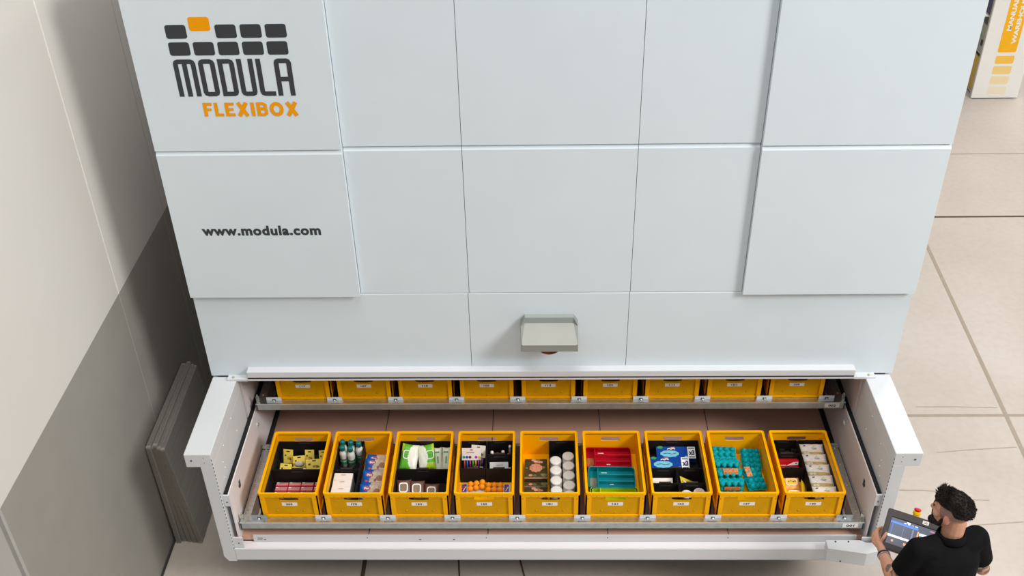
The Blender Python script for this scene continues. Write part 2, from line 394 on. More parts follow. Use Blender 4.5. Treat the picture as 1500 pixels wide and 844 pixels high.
# bay floor, ledge, front rail
mb = MB(); mb.box(-2.14, 2.14, -.04, 2.4, .60, .64, BAYF)
for x in (-1.232, -.42, .394, 1.206): mb.box(x-.003, x+.003, -.038, 2.35, .6395, .6408, SEAM)
mpart(mb, 'bay_floor')
mb = MB(); mb.box(-2.02, 2.06, -.052, -.040, .588, .652, WHITE)
for x in (-1.24, -.43, .39, 1.2): mb.cone((x, -.052, .632), (x, -.0535, .632), .004, .004, SEAM, 6)
for x in (-1.94, -.88, -.65): mb.box(x-.006, x+.006, -.0535, -.0515, .612, .618, SEAM)
mb.box(-1.99, -1.955, -.0535, -.05, .612, .636, mat('ledge_tag', rgb(176, 172, 172), .5))
mpart(mb, 'bay_ledge')
mb = MB(); mb.box(-2.14, 2.14, -.12, -.108, .487, .597, WHITE, bev=.003); mb.box(-2.14, 2.14, -.108, -.04, .575, .588, WHITE2)
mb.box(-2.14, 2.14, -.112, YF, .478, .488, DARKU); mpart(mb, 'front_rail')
# corner housing carrying the console
mb = MB()
top = [(1.840, -.10), (1.838, -.172), (2.082, -.218), (2.165, -.195), (2.165, -.122), (2.10, -.122), (2.062, -.10)]
n = len(top)
mb.poly([(x, y, .545) for x, y in top]+[(x, y, .664) for x, y in top], [tuple(range(n)), tuple(range(2*n-1, n-1, -1))]+[(i, n+i, n+(i+1) % n, (i+1) % n) for i in range(n)], WHITE)
for x, y in ((1.90, -.115), (1.985, -.115)): mb.cone((x, y, .664), (x, y, .667), .006, .006, SEAM, 8)
mb.cone((1.93, -.190, .56), (1.93, -.194, .56), .005, .005, SEAM, 8)
mpart(mb, 'corner_housing')
# sensor hood
HOODS = mat('hood_side_shaded', rgb(142, 144, 138), .55, var=.03, scale=8); HOODF = mat('hood_flange_shaded', rgb(156, 160, 156), .55, var=.03, scale=8)  # darker copies of the hood grey: shade on flange, lip and sides as colour
mb = MB()
A = [(-.158, .600, 2.006), (.161, .600, 2.006), (-.158, .600, 1.962), (.161, .600, 1.962), (-.179, .44, 1.908), (.183, .44, 1.908), (-.184, .44, 1.851), (.187, .44, 1.851),
     (-.158, .66, 2.006), (.161, .66, 2.006), (-.187, .66, 1.962), (.190, .66, 1.962), (-.187, .66, 1.855), (.190, .66, 1.855), (-.185, .575, 1.955), (.188, .575, 1.955)]
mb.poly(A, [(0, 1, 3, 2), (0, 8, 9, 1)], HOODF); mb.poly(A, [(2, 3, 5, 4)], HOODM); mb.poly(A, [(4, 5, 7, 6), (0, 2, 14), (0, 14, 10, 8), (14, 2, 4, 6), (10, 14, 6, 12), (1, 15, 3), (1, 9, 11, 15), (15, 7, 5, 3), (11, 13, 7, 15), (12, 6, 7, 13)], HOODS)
mb.box(-.172, .175, YF-.202, YF-.1995, 1.9035, 1.909, mat('hood_edge', rgb(205, 204, 196), .5))
hood = mpart(mb, 'sensor_hood', 'grey sheet metal hood')
mb = MB(); mb.ell((0, .54, 1.835), (.088, .080, .064), COPPER, None, 20, 12); mpart(mb, 'hood_lamp', 'dark copper dome', hood)

# ------------------------------------------------------------------ trays
def make_tray(num, label):
    t = empty('storage_tray', (0, 0, .75), label=label, cat='tray', group='metal trays in the picking bay')
    HX = 2.088
    mb = MB()
    mb.box(-HX, HX, -.055, -.050, -.022, .034, GALVF); mb.box(-HX, HX, -.0505, .010, .026, .031, GALV); mb.box(-HX, HX, .006, .010, -.02, .028, GALV)
    mb.box(-HX, HX, -.0565, -.0545, .029, .035, mat('rail_edge_bright', rgb(225, 230, 230), .25, .5))
    fr = mb.build('front_rail', t)
    mb = MB(); mb.box(1.945, 2.048, -.0565, -.0551, -.012, .024, LABELW); nl = mb.build('number_label', fr)
    put_text('printed_number', num, .03, INK, nl, Matrix.Translation((1.9965, -.057, .006)) @ FRONT, bold=.0006, width=.052, height=.021)
    for s in (-1, 1):
        X = lambda a_, b_: (min(s*a_, s*b_), max(s*a_, s*b_))
        mb = MB(); mb.box(*X(2.03, 2.088), -.049, .70, .014, .020, GALV); mb.box(*X(2.084, 2.088), -.049, .70, -.02, .02, GALV); mb.box(*X(2.03, 2.033), -.049, .70, -.015, .014, GALV)
        for y in (.06, .3, .5, .66): mb.cone((s*2.06, y, .02), (s*2.06, y, .025), .007, .006, SCREWM, 8)
        mb.build('side_rail', t)
        mb = MB(); mb.box(*X(2.062, 2.086), -.03, -.02, .028, .085, GALV, bev=.003); mb.cone((s*2.074, -.025, .085), (s*2.074, -.025, .098), .007, .004, SCREWM, 8)
        mb.box(*X(2.076, 2.0865), -.056, -.03, -.03, .03, SEAM); mb.cone((s*2.06, -.045, .031), (s*2.06, -.045, .041), .007, .007, SCREWM, 8)
        mb.build('lifting_hook', t)
    mb = MB(); mb.box(-2.03, 2.03, .0101, .68, .012, .02, mat('tray_sheet', rgb(120, 104, 98), .4, .5)); 
    for s in (-1, 1):
        X = lambda a_, b_: (min(s*a_, s*b_), max(s*a_, s*b_)); mb.box(*X(1.965, 1.98), .02, .66, .02, .026, GALV)
    mb.build('base_sheet', t)
    mb = MB(); mb.box(-2.088, 2.088, .69, .70, -.02, .034, GALV); mb.box(-2.088, 2.088, .66, .69, .024, .03, GALV); mb.build('rear_rail', t)
    for k in range(10):
        x = (k-4.5)*P; mb = MB()
        mb.box(x-.054, x+.054, -.0115, -.008, .031, .058, STEEL if k < 9 or num != '001' else GALVF); mb.box(x-.012, x+.012, -.0118, -.0112, .0315, .043, SEAM)
        if num == '001' and k in (0, 9): mb.mats[0] = GALVF
        mb.box(x-.016, x+.016, -.030, -.0118, .031, .033, GALV)
        o = mb.build('crate_stop', t)
        mb = MB(); mb.cone((x, -.020, .033), (x, -.020, .040), .008, .006, mat('screw_bright', rgb(235, 235, 230), .25, .4), 8); mb.build('screw', o)
    return t
T2 = Vector((0, .775, .372))
tray1 = make_tray('001', 'front galvanised tray labelled 001 holding nine filled yellow crates')
tray2 = make_tray('002', 'rear galvanised tray labelled 002, higher and half under the facade'); tray2.location = Vector((0, 0, .75))+T2

# ------------------------------------------------------------------ yellow crates
def crate_body():
    mb = MB(); HZ = .218
    mb.box(-.19, .19, .01, .59, 0, .008, YEL)
    for s in (-1, 1):
        X = lambda a_, b_: (min(s*a_, s*b_), max(s*a_, s*b_))
        mb.box(*X(.184, .19), .01, .59, .008, .205, YEL)
        for y0, y1 in ((0, .045), (.555, .6)): mb.box(*X(.189, .2), y0, y1, 0, .201, YEL)
        for y in (.2, .4): mb.box(*X(.189, .197), y-.006, y+.006, .02, .19, YEL)
        mb.box(*X(.189, .198), .045, .555, 0, .018, YEL); mb.box(*X(.189, .198), .045, .555, .183, .201, YEL)
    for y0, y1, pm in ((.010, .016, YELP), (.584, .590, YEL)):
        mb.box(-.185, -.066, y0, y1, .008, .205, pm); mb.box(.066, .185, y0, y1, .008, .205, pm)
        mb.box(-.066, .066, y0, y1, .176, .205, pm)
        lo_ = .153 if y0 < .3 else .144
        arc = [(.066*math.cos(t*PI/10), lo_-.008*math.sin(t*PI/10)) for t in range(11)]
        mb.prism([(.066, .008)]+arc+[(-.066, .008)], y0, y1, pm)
    for y0, y1 in ((0, .0115), (.5885, .6)):
        for s in (-1, 1): X = (min(s*.160, s*.2), max(s*.160, s*.2)); mb.box(*X, y0, y1, 0, .201, YEL)
        mb.box(-.16, .16, y0, y1, 0, .014, YEL); mb.box(-.16, .16, y0, y1, .186, .201, YEL)
    for k in range(6):
        x = -.125+k*.05; mb.box(x-.002, x+.002, -.0015, 0, .188, .200, YELP)
    for x in (-.09, .09): mb.cone((x, .0105, .05), (x, .0075, .05), .008, .007, YELP, 10)
    mb.cone((0, .0105, .028), (0, .008, .028), .006, .006, YELP, 8)
    for x in (-.18, .18): mb.cone((x, .0005, .172), (x, -.0015, .172), .004, .004, mat('crate_pin', rgb(180, 118, 10), .5), 8)
    mb.ring(rrect(-.2, .2, 0, .6, .016), rrect(-.184, .184, .016, .584, .010), .2, HZ, YEL)
    mb.ring(rrect(-.2, .2, 0, .6, .016), rrect(-.196, .196, .004, .596, .014), HZ, HZ+.003, YEL)
    return mb
BASE1 = .7825
crate0 = empty('storage_crate'); body0 = crate_body().build('crate_body', crate0)
mb = MB(); mb.box(-.0515, .0515, .0088, .0099, .098, .128, LABELW); lab0 = mb.build('number_label', crate0)
FRONTN = ['205', '175', '133', '155', '181', '121', '163', '137', '145']; REARN = ['117', '107', '115', '105', '113', '103', '111', '101', '109']
HOLD = {'205': 'holding yellow carded packets and red packs', '175': 'holding bottles, cartons and blue snack packs', '133': 'holding green wipe packs and brown packs',
        '155': 'holding orange balls and pen packs', '181': 'holding white round tubs and floral tins', '121': 'holding red, teal and lime cutlery trays',
        '163': 'holding two blue boxes and small goods', '137': 'holding turquoise egg cartons', '145': 'holding five white wipe packs'}
first = True
for row, nums in ((0, FRONTN), (1, REARN)):
    for i, nn in enumerate(nums):
        if first: cr_, lb = crate0, lab0; first = False
        else:
            cr_ = crate0.copy(); COL.objects.link(cr_); bo = body0.copy(); bo.parent = cr_; COL.objects.link(bo); lb = lab0.copy(); lb.parent = cr_; COL.objects.link(lb)
        cr_.location = Vector(((i-4)*P, 0, BASE1)) + (T2 if row else Vector())
        if row == 0: tag(cr_, 'yellow plastic crate labelled %s on the front tray, %s' % (nn, HOLD[nn]), 'crate', 'yellow crates on the front tray')
        else: tag(cr_, 'yellow plastic crate labelled %s on the rear tray, half hidden under the facade' % nn, 'crate', 'yellow crates on the rear tray')
        put_text('printed_number', nn, .02, INK, lb, Matrix.Translation((-.002, .0083, .113)) @ FRONT, bold=.0004, width=.044 if '1' not in nn[0] else .040, height=.0165)

# ------------------------------------------------------------------ contents
ZF = BASE1+.0085
def at(i, x, y, z=0): return ((i-4)*P+x, y, ZF+z)
def dbin(i, x0, x1, y0, y1, label, h=.135, tab=True):
    t = empty('divider_bin', at(i, (x0+x1)/2, (y0+y1)/2), label=label, cat='bin', group='black divider bins')
    mb = MB(); wx, wy = (x1-x0)/2-.001, (y1-y0)/2-.001; e = .0025
    mb.box(-wx, wx, -wy, wy, 0, .003, BLK)
    mb.box(-wx, wx, -wy, -wy+e, .003, h, BLK); mb.box(-wx, wx, wy-e, wy, .003, h, BLK)
    mb.box(-wx, -wx+e, -wy+e, wy-e, .003, h, BLK); mb.box(wx-e, wx, -wy+e, wy-e, .003, h, BLK)
    mb.build('bin_body', t)
    if tab:
        mb = MB(); k = min(.04, wx*.5); mb.box(-k, k, -wy+e, -wy+.016, h-.006, h, mat('tab_black', rgb(48, 43, 41), .5)); mb.build('bin_tab', t)
        mb = MB(); mb.box(-k, k, wy-e-.002, wy-e, h-.022, h-.012, mat('tab_black', rgb(48, 43, 41), .5)); mb.build('label_clip', t)
    return t
B = 'black plastic divider bin in crate '
dbin(0, -.182, .182, .302, .582, B+'205, nearer the facade, under yellow packets'); dbin(0, -.182, .182, .02, .300, B+'205, nearer the front rim, with red packs')
dbin(1, -.183, -.002, .302, .582, B+'175 holding white bottles'); dbin(1, -.183, -.002, .02, .300, B+'175 holding three white cartons')
dbin(2, -.182, .182, .302, .582, B+'133 holding green and white wipe packs'); dbin(2, -.182, .182, .02, .300, B+'133 holding three brown packs')
dbin(3, -.182, -.004, .306, .582, B+'155 holding felt pen packs'); dbin(3, -.002, .182, .444, .582, B+'155 holding small capped bottles'); dbin(3, -.002, .182, .306, .442, B+'155 holding thin white boxes')
dbin(4, .0, .182, .02, .582, 'long black plastic divider bin in crate 181 holding white tubs')
dbin(6, -.182, .182, .306, .582, B+'163 holding two blue boxes'); dbin(6, -.182, -.001, .166, .304, B+'163 holding a striped flat box'); dbin(6, .001, .182, .166, .304, B+'163 holding a yellow pouch')
dbin(6, -.182, -.001, .02, .164, 'empty black plastic divider bin at the front rim of crate 163'); dbin(6, .001, .182, .02, .164, B+'163 holding two white lidded tins')
dbin(8, -.182, .004, .444, .582, B+'145 holding dark packets'); dbin(8, -.182, .004, .306, .442, B+'145 holding red boxes'); dbin(8, .008, .184, .02, .582, 'long black plastic divider bin in crate 145 holding white wipe packs')

def thing_mesh(mb, name, label, cat, loc, rot=(0,0,0), group=None, part='body'):
    t = empty(name, loc, rot, label, cat, group); o = mb.build(part, t); return t, o
def pillow(w_, l_, h_, colf, nu=24, nv=16, crimp=.06):
    """flow-wrapped pack : long axis x, crimped ends, colf(u,v,side)->material"""
    mb = MB(); g = {}
    def zz(a_, b_):
        if abs(a_) > 1-crimp: return .0008
        ux = a_/(1-crimp); return h_/2*(max(0, 1-abs(ux)**3.2))**.5*(max(0, 1-abs(b_)**4))**.5+.0008
    for side in (1, -1):
        for i in range(nu+1):
            for j in range(nv+1):
                a_ = -1+2*i/nu; b_ = -1+2*j/nv
                wob = 1-.05*math.cos(a_*PI/2)*(1 if abs(b_) > .99 else .5)
                g[side, i, j] = mb.bm.verts.new((a_*w_/2, b_*l_/2*wob, side*zz(a_, b_)+.0006*math.sin(9*a_+5*b_)*h_/.03))
        for i in range(nu):
            for j in range(nv):
                a_ = -1+2*(i+.5)/nu; b_ = -1+2*(j+.5)/nv
                q = [g[side, i, j], g[side, i+1, j], g[side, i+1, j+1], g[side, i, j+1]]
                if side < 0: q.reverse()
                f_ = mb.bm.faces.new(q); f_.smooth = True; f_.material_index = mb.mi(colf(a_, b_, side))
    bmesh.ops.remove_doubles(mb.bm, verts=mb.bm.verts, dist=.00001)
    for e in [e for e in mb.bm.edges if e.is_boundary]: pass
    bmesh.ops.bridge_loops if False else None
    loop = [g[1, i, 0] for i in range(nu+1)]
    for i in range(nu):
        for j in (0, nv):
            try: mb.bm.faces.new([g[1, i, j], g[-1, i, j], g[-1, i+1, j], g[1, i+1, j]])
            except Exception: pass
    for j in range(nv):
        for i in (0, nu):
            try: mb.bm.faces.new([g[1, i, j], g[1, i, j+1], g[-1, i, j+1], g[-1, i, j]])
            except Exception: pass
    return mb
def flat(mb_): return mb_
UP = Matrix.Rotation(-PI/2, 4, 'X')       # decal (x,z facing -y) -> lying flat facing +z

# crate 205 ------------------------------------------------------
YCARD = mat('card_yellow', rgb(234, 206, 84), .55, var=.06, scale=30); CLEARP = mat('clear_pouch', rgb(206, 200, 188), .2, var=.1, scale=40, alpha=.75); PRN = mat('card_print', rgb(92, 78, 30), .6)
PARTW = mat('hardware_white', rgb(232, 226, 212), .5)
def card_pack(label, x, y, z, rx, rz, w_=.075, h_=.10, pouch=True, ry=0):
    t = empty('hardware_packet', at(0, x, y, z), (rx, ry, rz), label, 'packet', 'yellow carded packets in crate 205')
    mb = MB(); mb.box(-w_/2, w_/2, 0, .0015, 0, h_, YCARD)
    mb.stroke([(-.012, h_*.86), (.012, h_*.86)], .008, INK, None); mb.stroke([(-w_*.36, h_*.55), (-w_*.22, h_*.6)], .012, PRN); mb.stroke([(w_*.12, h_*.3), (w_*.3, h_*.33)], .010, PRN)
    for k in range(3): mb.stroke([(-w_*.1, h_*(.45-.07*k)), (w_*.25, h_*(.45-.07*k))], .003, PRN)
    mb.build('card', t)
    if pouch:
        mb = MB(); mb.ell((0, -.006, h_*.3), (w_*.42, .010, h_*.24), CLEARP, None, 12, 8); mb.build('clear_pouch', t)
        mb = MB(); mb.box(-.014, .010, -.010, -.002, h_*.2, h_*.36, PARTW, bev=.002); mb.cone((.014, -.004, h_*.2), (.014, -.004, h_*.3), .005, .005, PARTW, 8); mb.build('fitting', t)
    return t
PK = 'yellow carded packet in crate 205 '
card_pack(PK+'standing tallest at the back', -.108, .475, .022, -.40, -.1, .07, .105, False)
card_pack(PK+'lying lowest beside the left wall', -.115, .355, .020, -.9, -.15, .085, .085)
card_pack('clear pouch with white fitting in crate 205 beside the tallest card', -.022, .440, .020, -.6, .1, .085, .08)
card_pack(PK+'lying flat at the middle of the front', -.025, .335, .012, -1.15, -.1, .10, .085)
card_pack(PK+'widest, tilted at the right', .095, .390, .035, -.75, .12, .115, .08, False)
card_pack(PK+'partly hidden behind the widest card', .045, .475, .020, -.5, 0, .065, .10, False)
card_pack('clear pouch of grey fittings in crate 205 in front of the widest card', .105, .335, .012, -1.2, .2, .12, .06)
card_pack(PK+'at the right rear corner', .145, .470, .020, -.5, .05, .06, .10, False)
REDP = mat('pack_red', rgb(196, 38, 44), .4, var=.2, scale=40); REDZ = mat('pack_zigzag', rgb(236, 190, 190), .5); REDD = mat('pack_darkred', rgb(130, 22, 28), .45)
mb = MB(); mb.box(-.043, .043, -.019, .019, 0, .034, REDP, bev=.0015)
for zoff in (.010, .022): mb.stroke([(-.04+k*.008, zoff+(.006 if k % 2 else 0)) for k in range(11)], .0035, REDZ, Matrix.Translation((0, -.019, 0)))
for yoff in (-.013, -.002, .009): mb.stroke([(-.04+k*.008, yoff+(.006 if k % 2 else 0)) for k in range(11)], .004, REDZ, Matrix.Translation((0, 0, .034)) @ UP)
mb.prism(rrect(-.040, -.022, .008, .017, .003), -.0024, -.0022, CAV, Matrix.Translation((0, 0, .034)) @ UP)
red0, rb0 = thing_mesh(mb, 'red_pack', '', 'pack', (0,0,0), group='red zigzag packs in crate 205', part='carton')
fr_ = True
for rI, (y, z, rn) in enumerate(((.248, .008, 'back'), (.204, .006, 'middle'), (.158, .006, 'front'))):
    for k in range(4):
        x = -.105+k*.0885; wsc = 1.0
        if k == 3: x = .148; wsc = .62
        if fr_: o = red0; fr_ = False
        else:
            o = red0.copy(); COL.objects.link(o); cc = rb0.copy(); cc.parent = o; COL.objects.link(cc)
        o.location = at(0, x, y, z); o.scale = (wsc, 1, 1)
        if rI < 2: o.rotation_euler = (-.12, 0, 0)
        o['label'] = 'red zigzag pack in crate 205, %s row, %s from the left' % (rn, ('first', 'second', 'third', 'fourth')[k])

# crate 175 ------------------------------------------------------
BOTW = mat('bottle_white', rgb(226, 226, 218), .35); CAPT = mat('cap_teal', rgb(0, 112, 108), .4); BLG = mat('bottle_green_label', rgb(48, 134, 92), .5, var=.15, scale=60); BLG2 = mat('bottle_grey_label', rgb(150, 160, 152), .5)
bt = empty('bottle', label='', cat='bottle', group='white teal capped bottles in crate 175')
mb = MB(); mb.lathe([(.022, 0), (.026, .004), (.026, .115), (.024, .128), (.016, .142), (.013, .148), (.013, .152)], BOTW, None, 20); mb.build('bottle_body', bt)
mb = MB(); mb.lathe([(.0262, .030), (.0264, .031), (.0264, .055), (.0262, .056)], BLG, None, 20); mb.lathe([(.0262, .066), (.0264, .067), (.0264, .080), (.0262, .081)], BLG, None, 20)
mb.box(-.012, .012, -.0272, -.0255, .056, .066, BLG2); mb.build('label_band', bt)
mb = MB(); mb.lathe([(.017, .150), (.0185, .152), (.0185, .180), (.016, .186), (.004, .187)], CAPT, None, 18); mb.build('cap', bt)
for k, (x, y, nm) in enumerate(((-.148, .530, 'back row, first from the left'), (-.090, .525, 'back row, second from the left'), (-.032, .512, 'back row, third from the left'), (-.142, .474, 'front row, first from the left'), (-.085, .464, 'front row, second from the left'))):
    o = bt if k == 0 else copy_tree(bt)
    o.location = at(1, x, y, .004); o.rotation_euler = (0, 0, random.uniform(-.4, .4)); o['label'] = 'white bottle with teal cap in crate 175, '+nm
CARTW = mat('carton_white', rgb(240, 230, 220), .55, var=.015); CARTP = mat('carton_print', rgb(206, 160, 146), .6)
ct = empty('white_carton', label='', cat='carton', group='white cartons in crate 175')
mb = MB(); mb.box(-.064, .064, -.031, .031, 0, .112, CARTW, bev=.0015); mb.build('carton_body', ct)
mb = MB(); mb.stroke([(-.018, .012), (-.006, .016), (.006, .016), (.018, .012)], .004, CARTP, Matrix.Translation((0, 0, .1125)) @ UP); mb.stroke([(-.012, .007), (.012, .007)], .003, CARTP, Matrix.Translation((0, 0, .1125)) @ UP); mb.build('lid_print', ct)
for k, (y, z, nm) in enumerate(((.255, .004, 'farthest from the front rim'), (.190, .004, 'middle one'), (.125, .006, 'nearest the front rim'))):
    o = ct if k == 0 else copy_tree(ct)
    o.location = at(1, -.109, y, z+.001); o.rotation_euler = (.02, 0, (-.015, .01, -.02)[k]); o['label'] = 'plain white carton in crate 175, '+nm
SB = mat('snack_blue', rgb(18, 98, 188), .35, var=.15, scale=30); SBG = mat('snack_beige', rgb(214, 192, 168), .45, var=.18, scale=50); SBR = mat('snack_brown', rgb(150, 100, 62), .5, var=.2, scale=60); SRED = mat('snack_red', rgb(206, 40, 48), .4); SW = CAV
def snackcol(a_, b_, s):
    if s < 0: return SB
    if a_ < -.22+.2*b_: return SB
    if b_ < -.72: return SB if a_ < .5 else SBG
    if (a_-.62)**2*1.2+(b_+.05)**2*.5 < .09: return SBR
    if (a_-.25)**2*2+(b_+.35)**2 < .04: return SBR
    return SBG
sn = empty('snack_pack', label='', cat='snack pack', group='blue snack packs in crate 175')
pillow(.148, .105, .032, snackcol, 30, 18).build('wrapper', sn)
mb = MB(); Md = Matrix.Translation((-.022, .018, .0172)) @ UP
mb.prism([(.026*math.cos(t*PI/8), .015*math.sin(t*PI/8)) for t in range(16)], -.0008, 0, SRED, Md); bd = mb.build('badge', sn)
put_text('badge_lettering', 'Pan', .02, SW, bd, Matrix.Translation((-.022, .018, .0185)), bold=.001, width=.034, height=.014)
mb = MB(); mb.prism([(-.04+.010*math.cos(t*PI/6), -.026+.009*math.sin(t*PI/6)) for t in range(12)], -.0008, 0, SRED, Matrix.Translation((0, 0, .0172)) @ UP); mb.build('badge', sn)
for k, (x, y, z, rx, rz) in enumerate(((.094, .462, .050, .5, -.03), (.091, .408, .066, .5, .02), (.090, .316, .046, .5, -.05), (.088, .282, .070, .5, -.03), (.086, .200, .044, .5, .02), (.084, .160, .066, .5, .0), (.086, .088, .040, .45, .02))):
    o = sn if k == 0 else copy_tree(sn)
    o.location = at(1, x, y, z); o.rotation_euler = (rx, 0, rz); o['label'] = 'blue and beige snack pack in crate 175, %s counting from the facade' % ('first', 'second', 'third', 'fourth', 'fifth', 'sixth', 'seventh')[k]

# crate 133 ------------------------------------------------------
GRN = mat('wipes_green', rgb(96, 176, 52), .35, var=.1, scale=20); LIME = mat('wipes_lime', rgb(176, 208, 44), .35, var=.1, scale=20); WPW = mat('wipes_white', rgb(228, 230, 214), .35, var=.04, scale=30); WPC = mat('wipes_cream', rgb(212, 214, 190), .4, var=.06, scale=30); GTX = mat('wipes_greentext', rgb(60, 150, 90), .5)
def wipes_green(sgn):
    def cf(a_, b_, s):
        if s < 0: return WPC
        e = a_*sgn
        if e > -.22+.55*(b_-.05)**2: return WPW
        if b_ > .35 and e < -.8: return LIME
        return GRN if b_ > -.5 or sgn > 0 else LIME
    return cf
def wpack(label, name, x, y, z, rot, cf, w_, l_, h_, i, deco=None, group=None):
    t = empty(name, at(i, x, y, z), rot, label, 'wipe pack', group); pillow(w_, l_, h_, cf, 26, 18).build('wrapper', t)
    if deco: deco(t, h_)
    return t
def frame_deco(sgn, colr, dx=0, dy=.02):
    def d(t, h_):
        mb = MB(); mb.stroke(rrect(dx*sgn-.026, dx*sgn+.026, dy-.028, dy+.028, .014), .007, colr, Matrix.Translation((0, 0, h_/2+.001)) @ UP, True, .0012)
        mb.build('flap_frame', t)
        mb = MB(); mb.stroke([(dx*sgn-.008, dy-.012), (dx*sgn+.008, dy-.012)], .004, GTX, Matrix.Translation((0, 0, h_/2+.001)) @ UP); mb.stroke([(dx*sgn-.010, dy+.002), (dx*sgn+.010, dy+.002)], .006, GTX, Matrix.Translation((0, 0, h_/2+.001)) @ UP); mb.build('print', t)
    return d
G3 = 'wipe packs in crate 133'
wpack('green and white wipe pack in crate 133, against the left bin wall', 'wipe_pack', -.112, .472, .085, (.62, .2, 0), wipes_green(1), .120, .185, .036, 2, frame_deco(-1, WPW, .018, .012), G3)
wpack('green and white wipe pack in crate 133, green edge toward the centre right', 'wipe_pack', .010, .468, .085, (.62, -.2, .02), wipes_green(-1), .120, .185, .036, 2, frame_deco(1, WPW, .030, .012), G3)
cream = lambda a_, b_, s: WPW if b_ > .55 else WPC
def vdeco(t, h_):
    mb = MB(); mb.stroke([(0, -.03), (0, .02)], .010, GTX, Matrix.Translation((0, 0, h_/2+.001)) @ UP); mb.stroke([(-.02, .05), (.012, .05)], .010, GTX, Matrix.Translation((0, 0, h_/2+.001)) @ UP); mb.build('print', t)
wpack('cream wipe pack in crate 133, directly beside the green packs', 'wipe_pack', .092, .462, .068, (.62, -.1, 0), cream, .054, .175, .030, 2, vdeco, G3)
wpack('cream wipe pack in crate 133, against the right bin wall', 'wipe_pack', .149, .462, .070, (.62, 0, 0), cream, .058, .175, .034, 2, vdeco, G3)
wpack('pale folded wipe pack in crate 133, lying under the left green pack', 'wipe_pack', -.120, .345, .020, (.1, 0, 0), lambda a_, b_, s: GTX if abs(a_+.3) < .1 else WPC, .10, .07, .028, 2, None, G3)
CHOC = mat('pack_brown', rgb(104, 64, 50), .4, var=.12, scale=40); CHOC2 = mat('pack_picture', rgb(142, 112, 82), .5, var=.35, scale=90); CHB = mat('pack_blue_dot', rgb(70, 110, 160), .5)
def brown_deco(t, h_):
    Mz = Matrix.Translation((0, 0, h_/2+.001)) @ UP
    mb = MB(); mb.prism(rrect(-.026, .022, -.026, .030, .014), -.0008, 0, CHOC2, Mz); mb.build('picture', t)
    mb = MB(); mb.stroke(rrect(-.029, .025, -.029, .033, .016), .008, CAV, Mz, True, .0014); mb.build('flap_frame', t)
    mb = MB(); mb.prism([(.037+.006*math.cos(k*PI/4), -.022+.006*math.sin(k*PI/4)) for k in range(8)], -.0008, 0, CHB, Mz); mb.build('print', t)
for k, (x, y, z, rz) in enumerate(((-.125, .195, .058, .05), (-.034, .186, .056, .03), (.068, .165, .050, 0))):
    wpack('brown pack with white rounded frame in crate 133, %s from the left' % ('first', 'second', 'third')[k], 'brown_pack', x, y, z, (.5, 0, rz), lambda a_, b_, s: CHOC, .100, .125, .036, 2, brown_deco, 'brown packs in crate 133')

# crate 155 ------------------------------------------------------
PENC = [mat('pen_%d' % k, rgb(*c), .35) for k, c in enumerate(((200, 52, 44), (44, 92, 196), (160, 36, 90), (70, 140, 50), (190, 160, 40), (150, 60, 160)))]
DOTC = [mat('dot_%d' % k, rgb(*c), .4) for k, c in enumerate(((60, 170, 90), (40, 90, 210), (130, 30, 50), (235, 235, 235), (170, 50, 170), (225, 200, 50)))]
def penpack(label, x, y, z, rx, rz, w_=.135, full=True):
    t = empty('pen_pack', at(3, x, y, z), (rx, 0, rz), label, 'pen pack', 'felt pen packs in crate 155')
    mb = MB(); mb.box(-w_/2, w_/2, 0, .002, .075, .165, CARTW)
    mb.stroke([(-.010, .152), (.010, .152)], .006, INK)
    mb.stroke([(-.035, .130), (.0, .134), (.02, .130)], .005, PENC[0]); mb.build('header_card', t)
    mb = MB()
    for k in range(6):
        xx = -w_/2+.014+k*(w_-.028)/5; mb.prism([(xx+.010*math.cos(q*PI/5), .098+.010*math.sin(q*PI/5)) for q in range(10)], -.0012, 0, DOTC[k])
    mb.build('colour_dots', t)
    for k in range(6):
        xx = -w_/2+.018+k*(w_-.036)/5; mb = MB(); mb.cone((xx, -.005, .012), (xx, -.005, .074), .006, .006, PENC[k], 8); mb.cone((xx, -.005, 0), (xx, -.005, .012), .0055, .006, CAV, 8); mb.build('felt_pen', t)
    return t
penpack('felt pen pack with coloured dots in crate 155, the front facing one', -.108, .415, .010, -.42, .0)
penpack('felt pen pack half hidden behind the front facing pack in crate 155', -.066, .445, .008, -.42, -.12, .10)
VIAL = mat('vial_clear', rgb(150, 150, 145), .2)
for k, (x, y, hh, cm, cl, nm) in enumerate(((.030, .515, .060, CAV, (.013), 'white cap, first from the left'), (.108, .518, .062, CAV, .013, 'white cap, second from the left'), (.010, .487, .052, PENC[0], .010, 'red cap, beside the left bin wall'),
                                             (.069, .505, .056, PENC[0], .011, 'red cap, between the two white caps'), (.146, .500, .052, PENC[0], .010, 'red cap, near the right bin wall'), (.156, .548, .085, CARTW, .010, 'tall pale cap in the rear corner'))):
    hh += .022
    t = empty('small_bottle', at(3, x+.004, y, .004), (0,0,0), 'small bottle with '+nm+' in crate 155', 'bottle', 'small capped bottles in crate 155')
    mb = MB(); mb.lathe([(cl-.001, 0), (cl, .002), (cl, hh-.02), (cl*.7, hh-.012)], VIAL, None, 12); mb.build('bottle_body', t)
    mb = MB(); mb.lathe([(cl*.95, hh-.014), (cl*.95, hh), (cl*.8, hh+.008), (.001, hh+.011)], cm, None, 12); mb.build('cap', t)
SIL = mat('slim_box_white', rgb(206, 206, 204), .4, var=.05, scale=60)
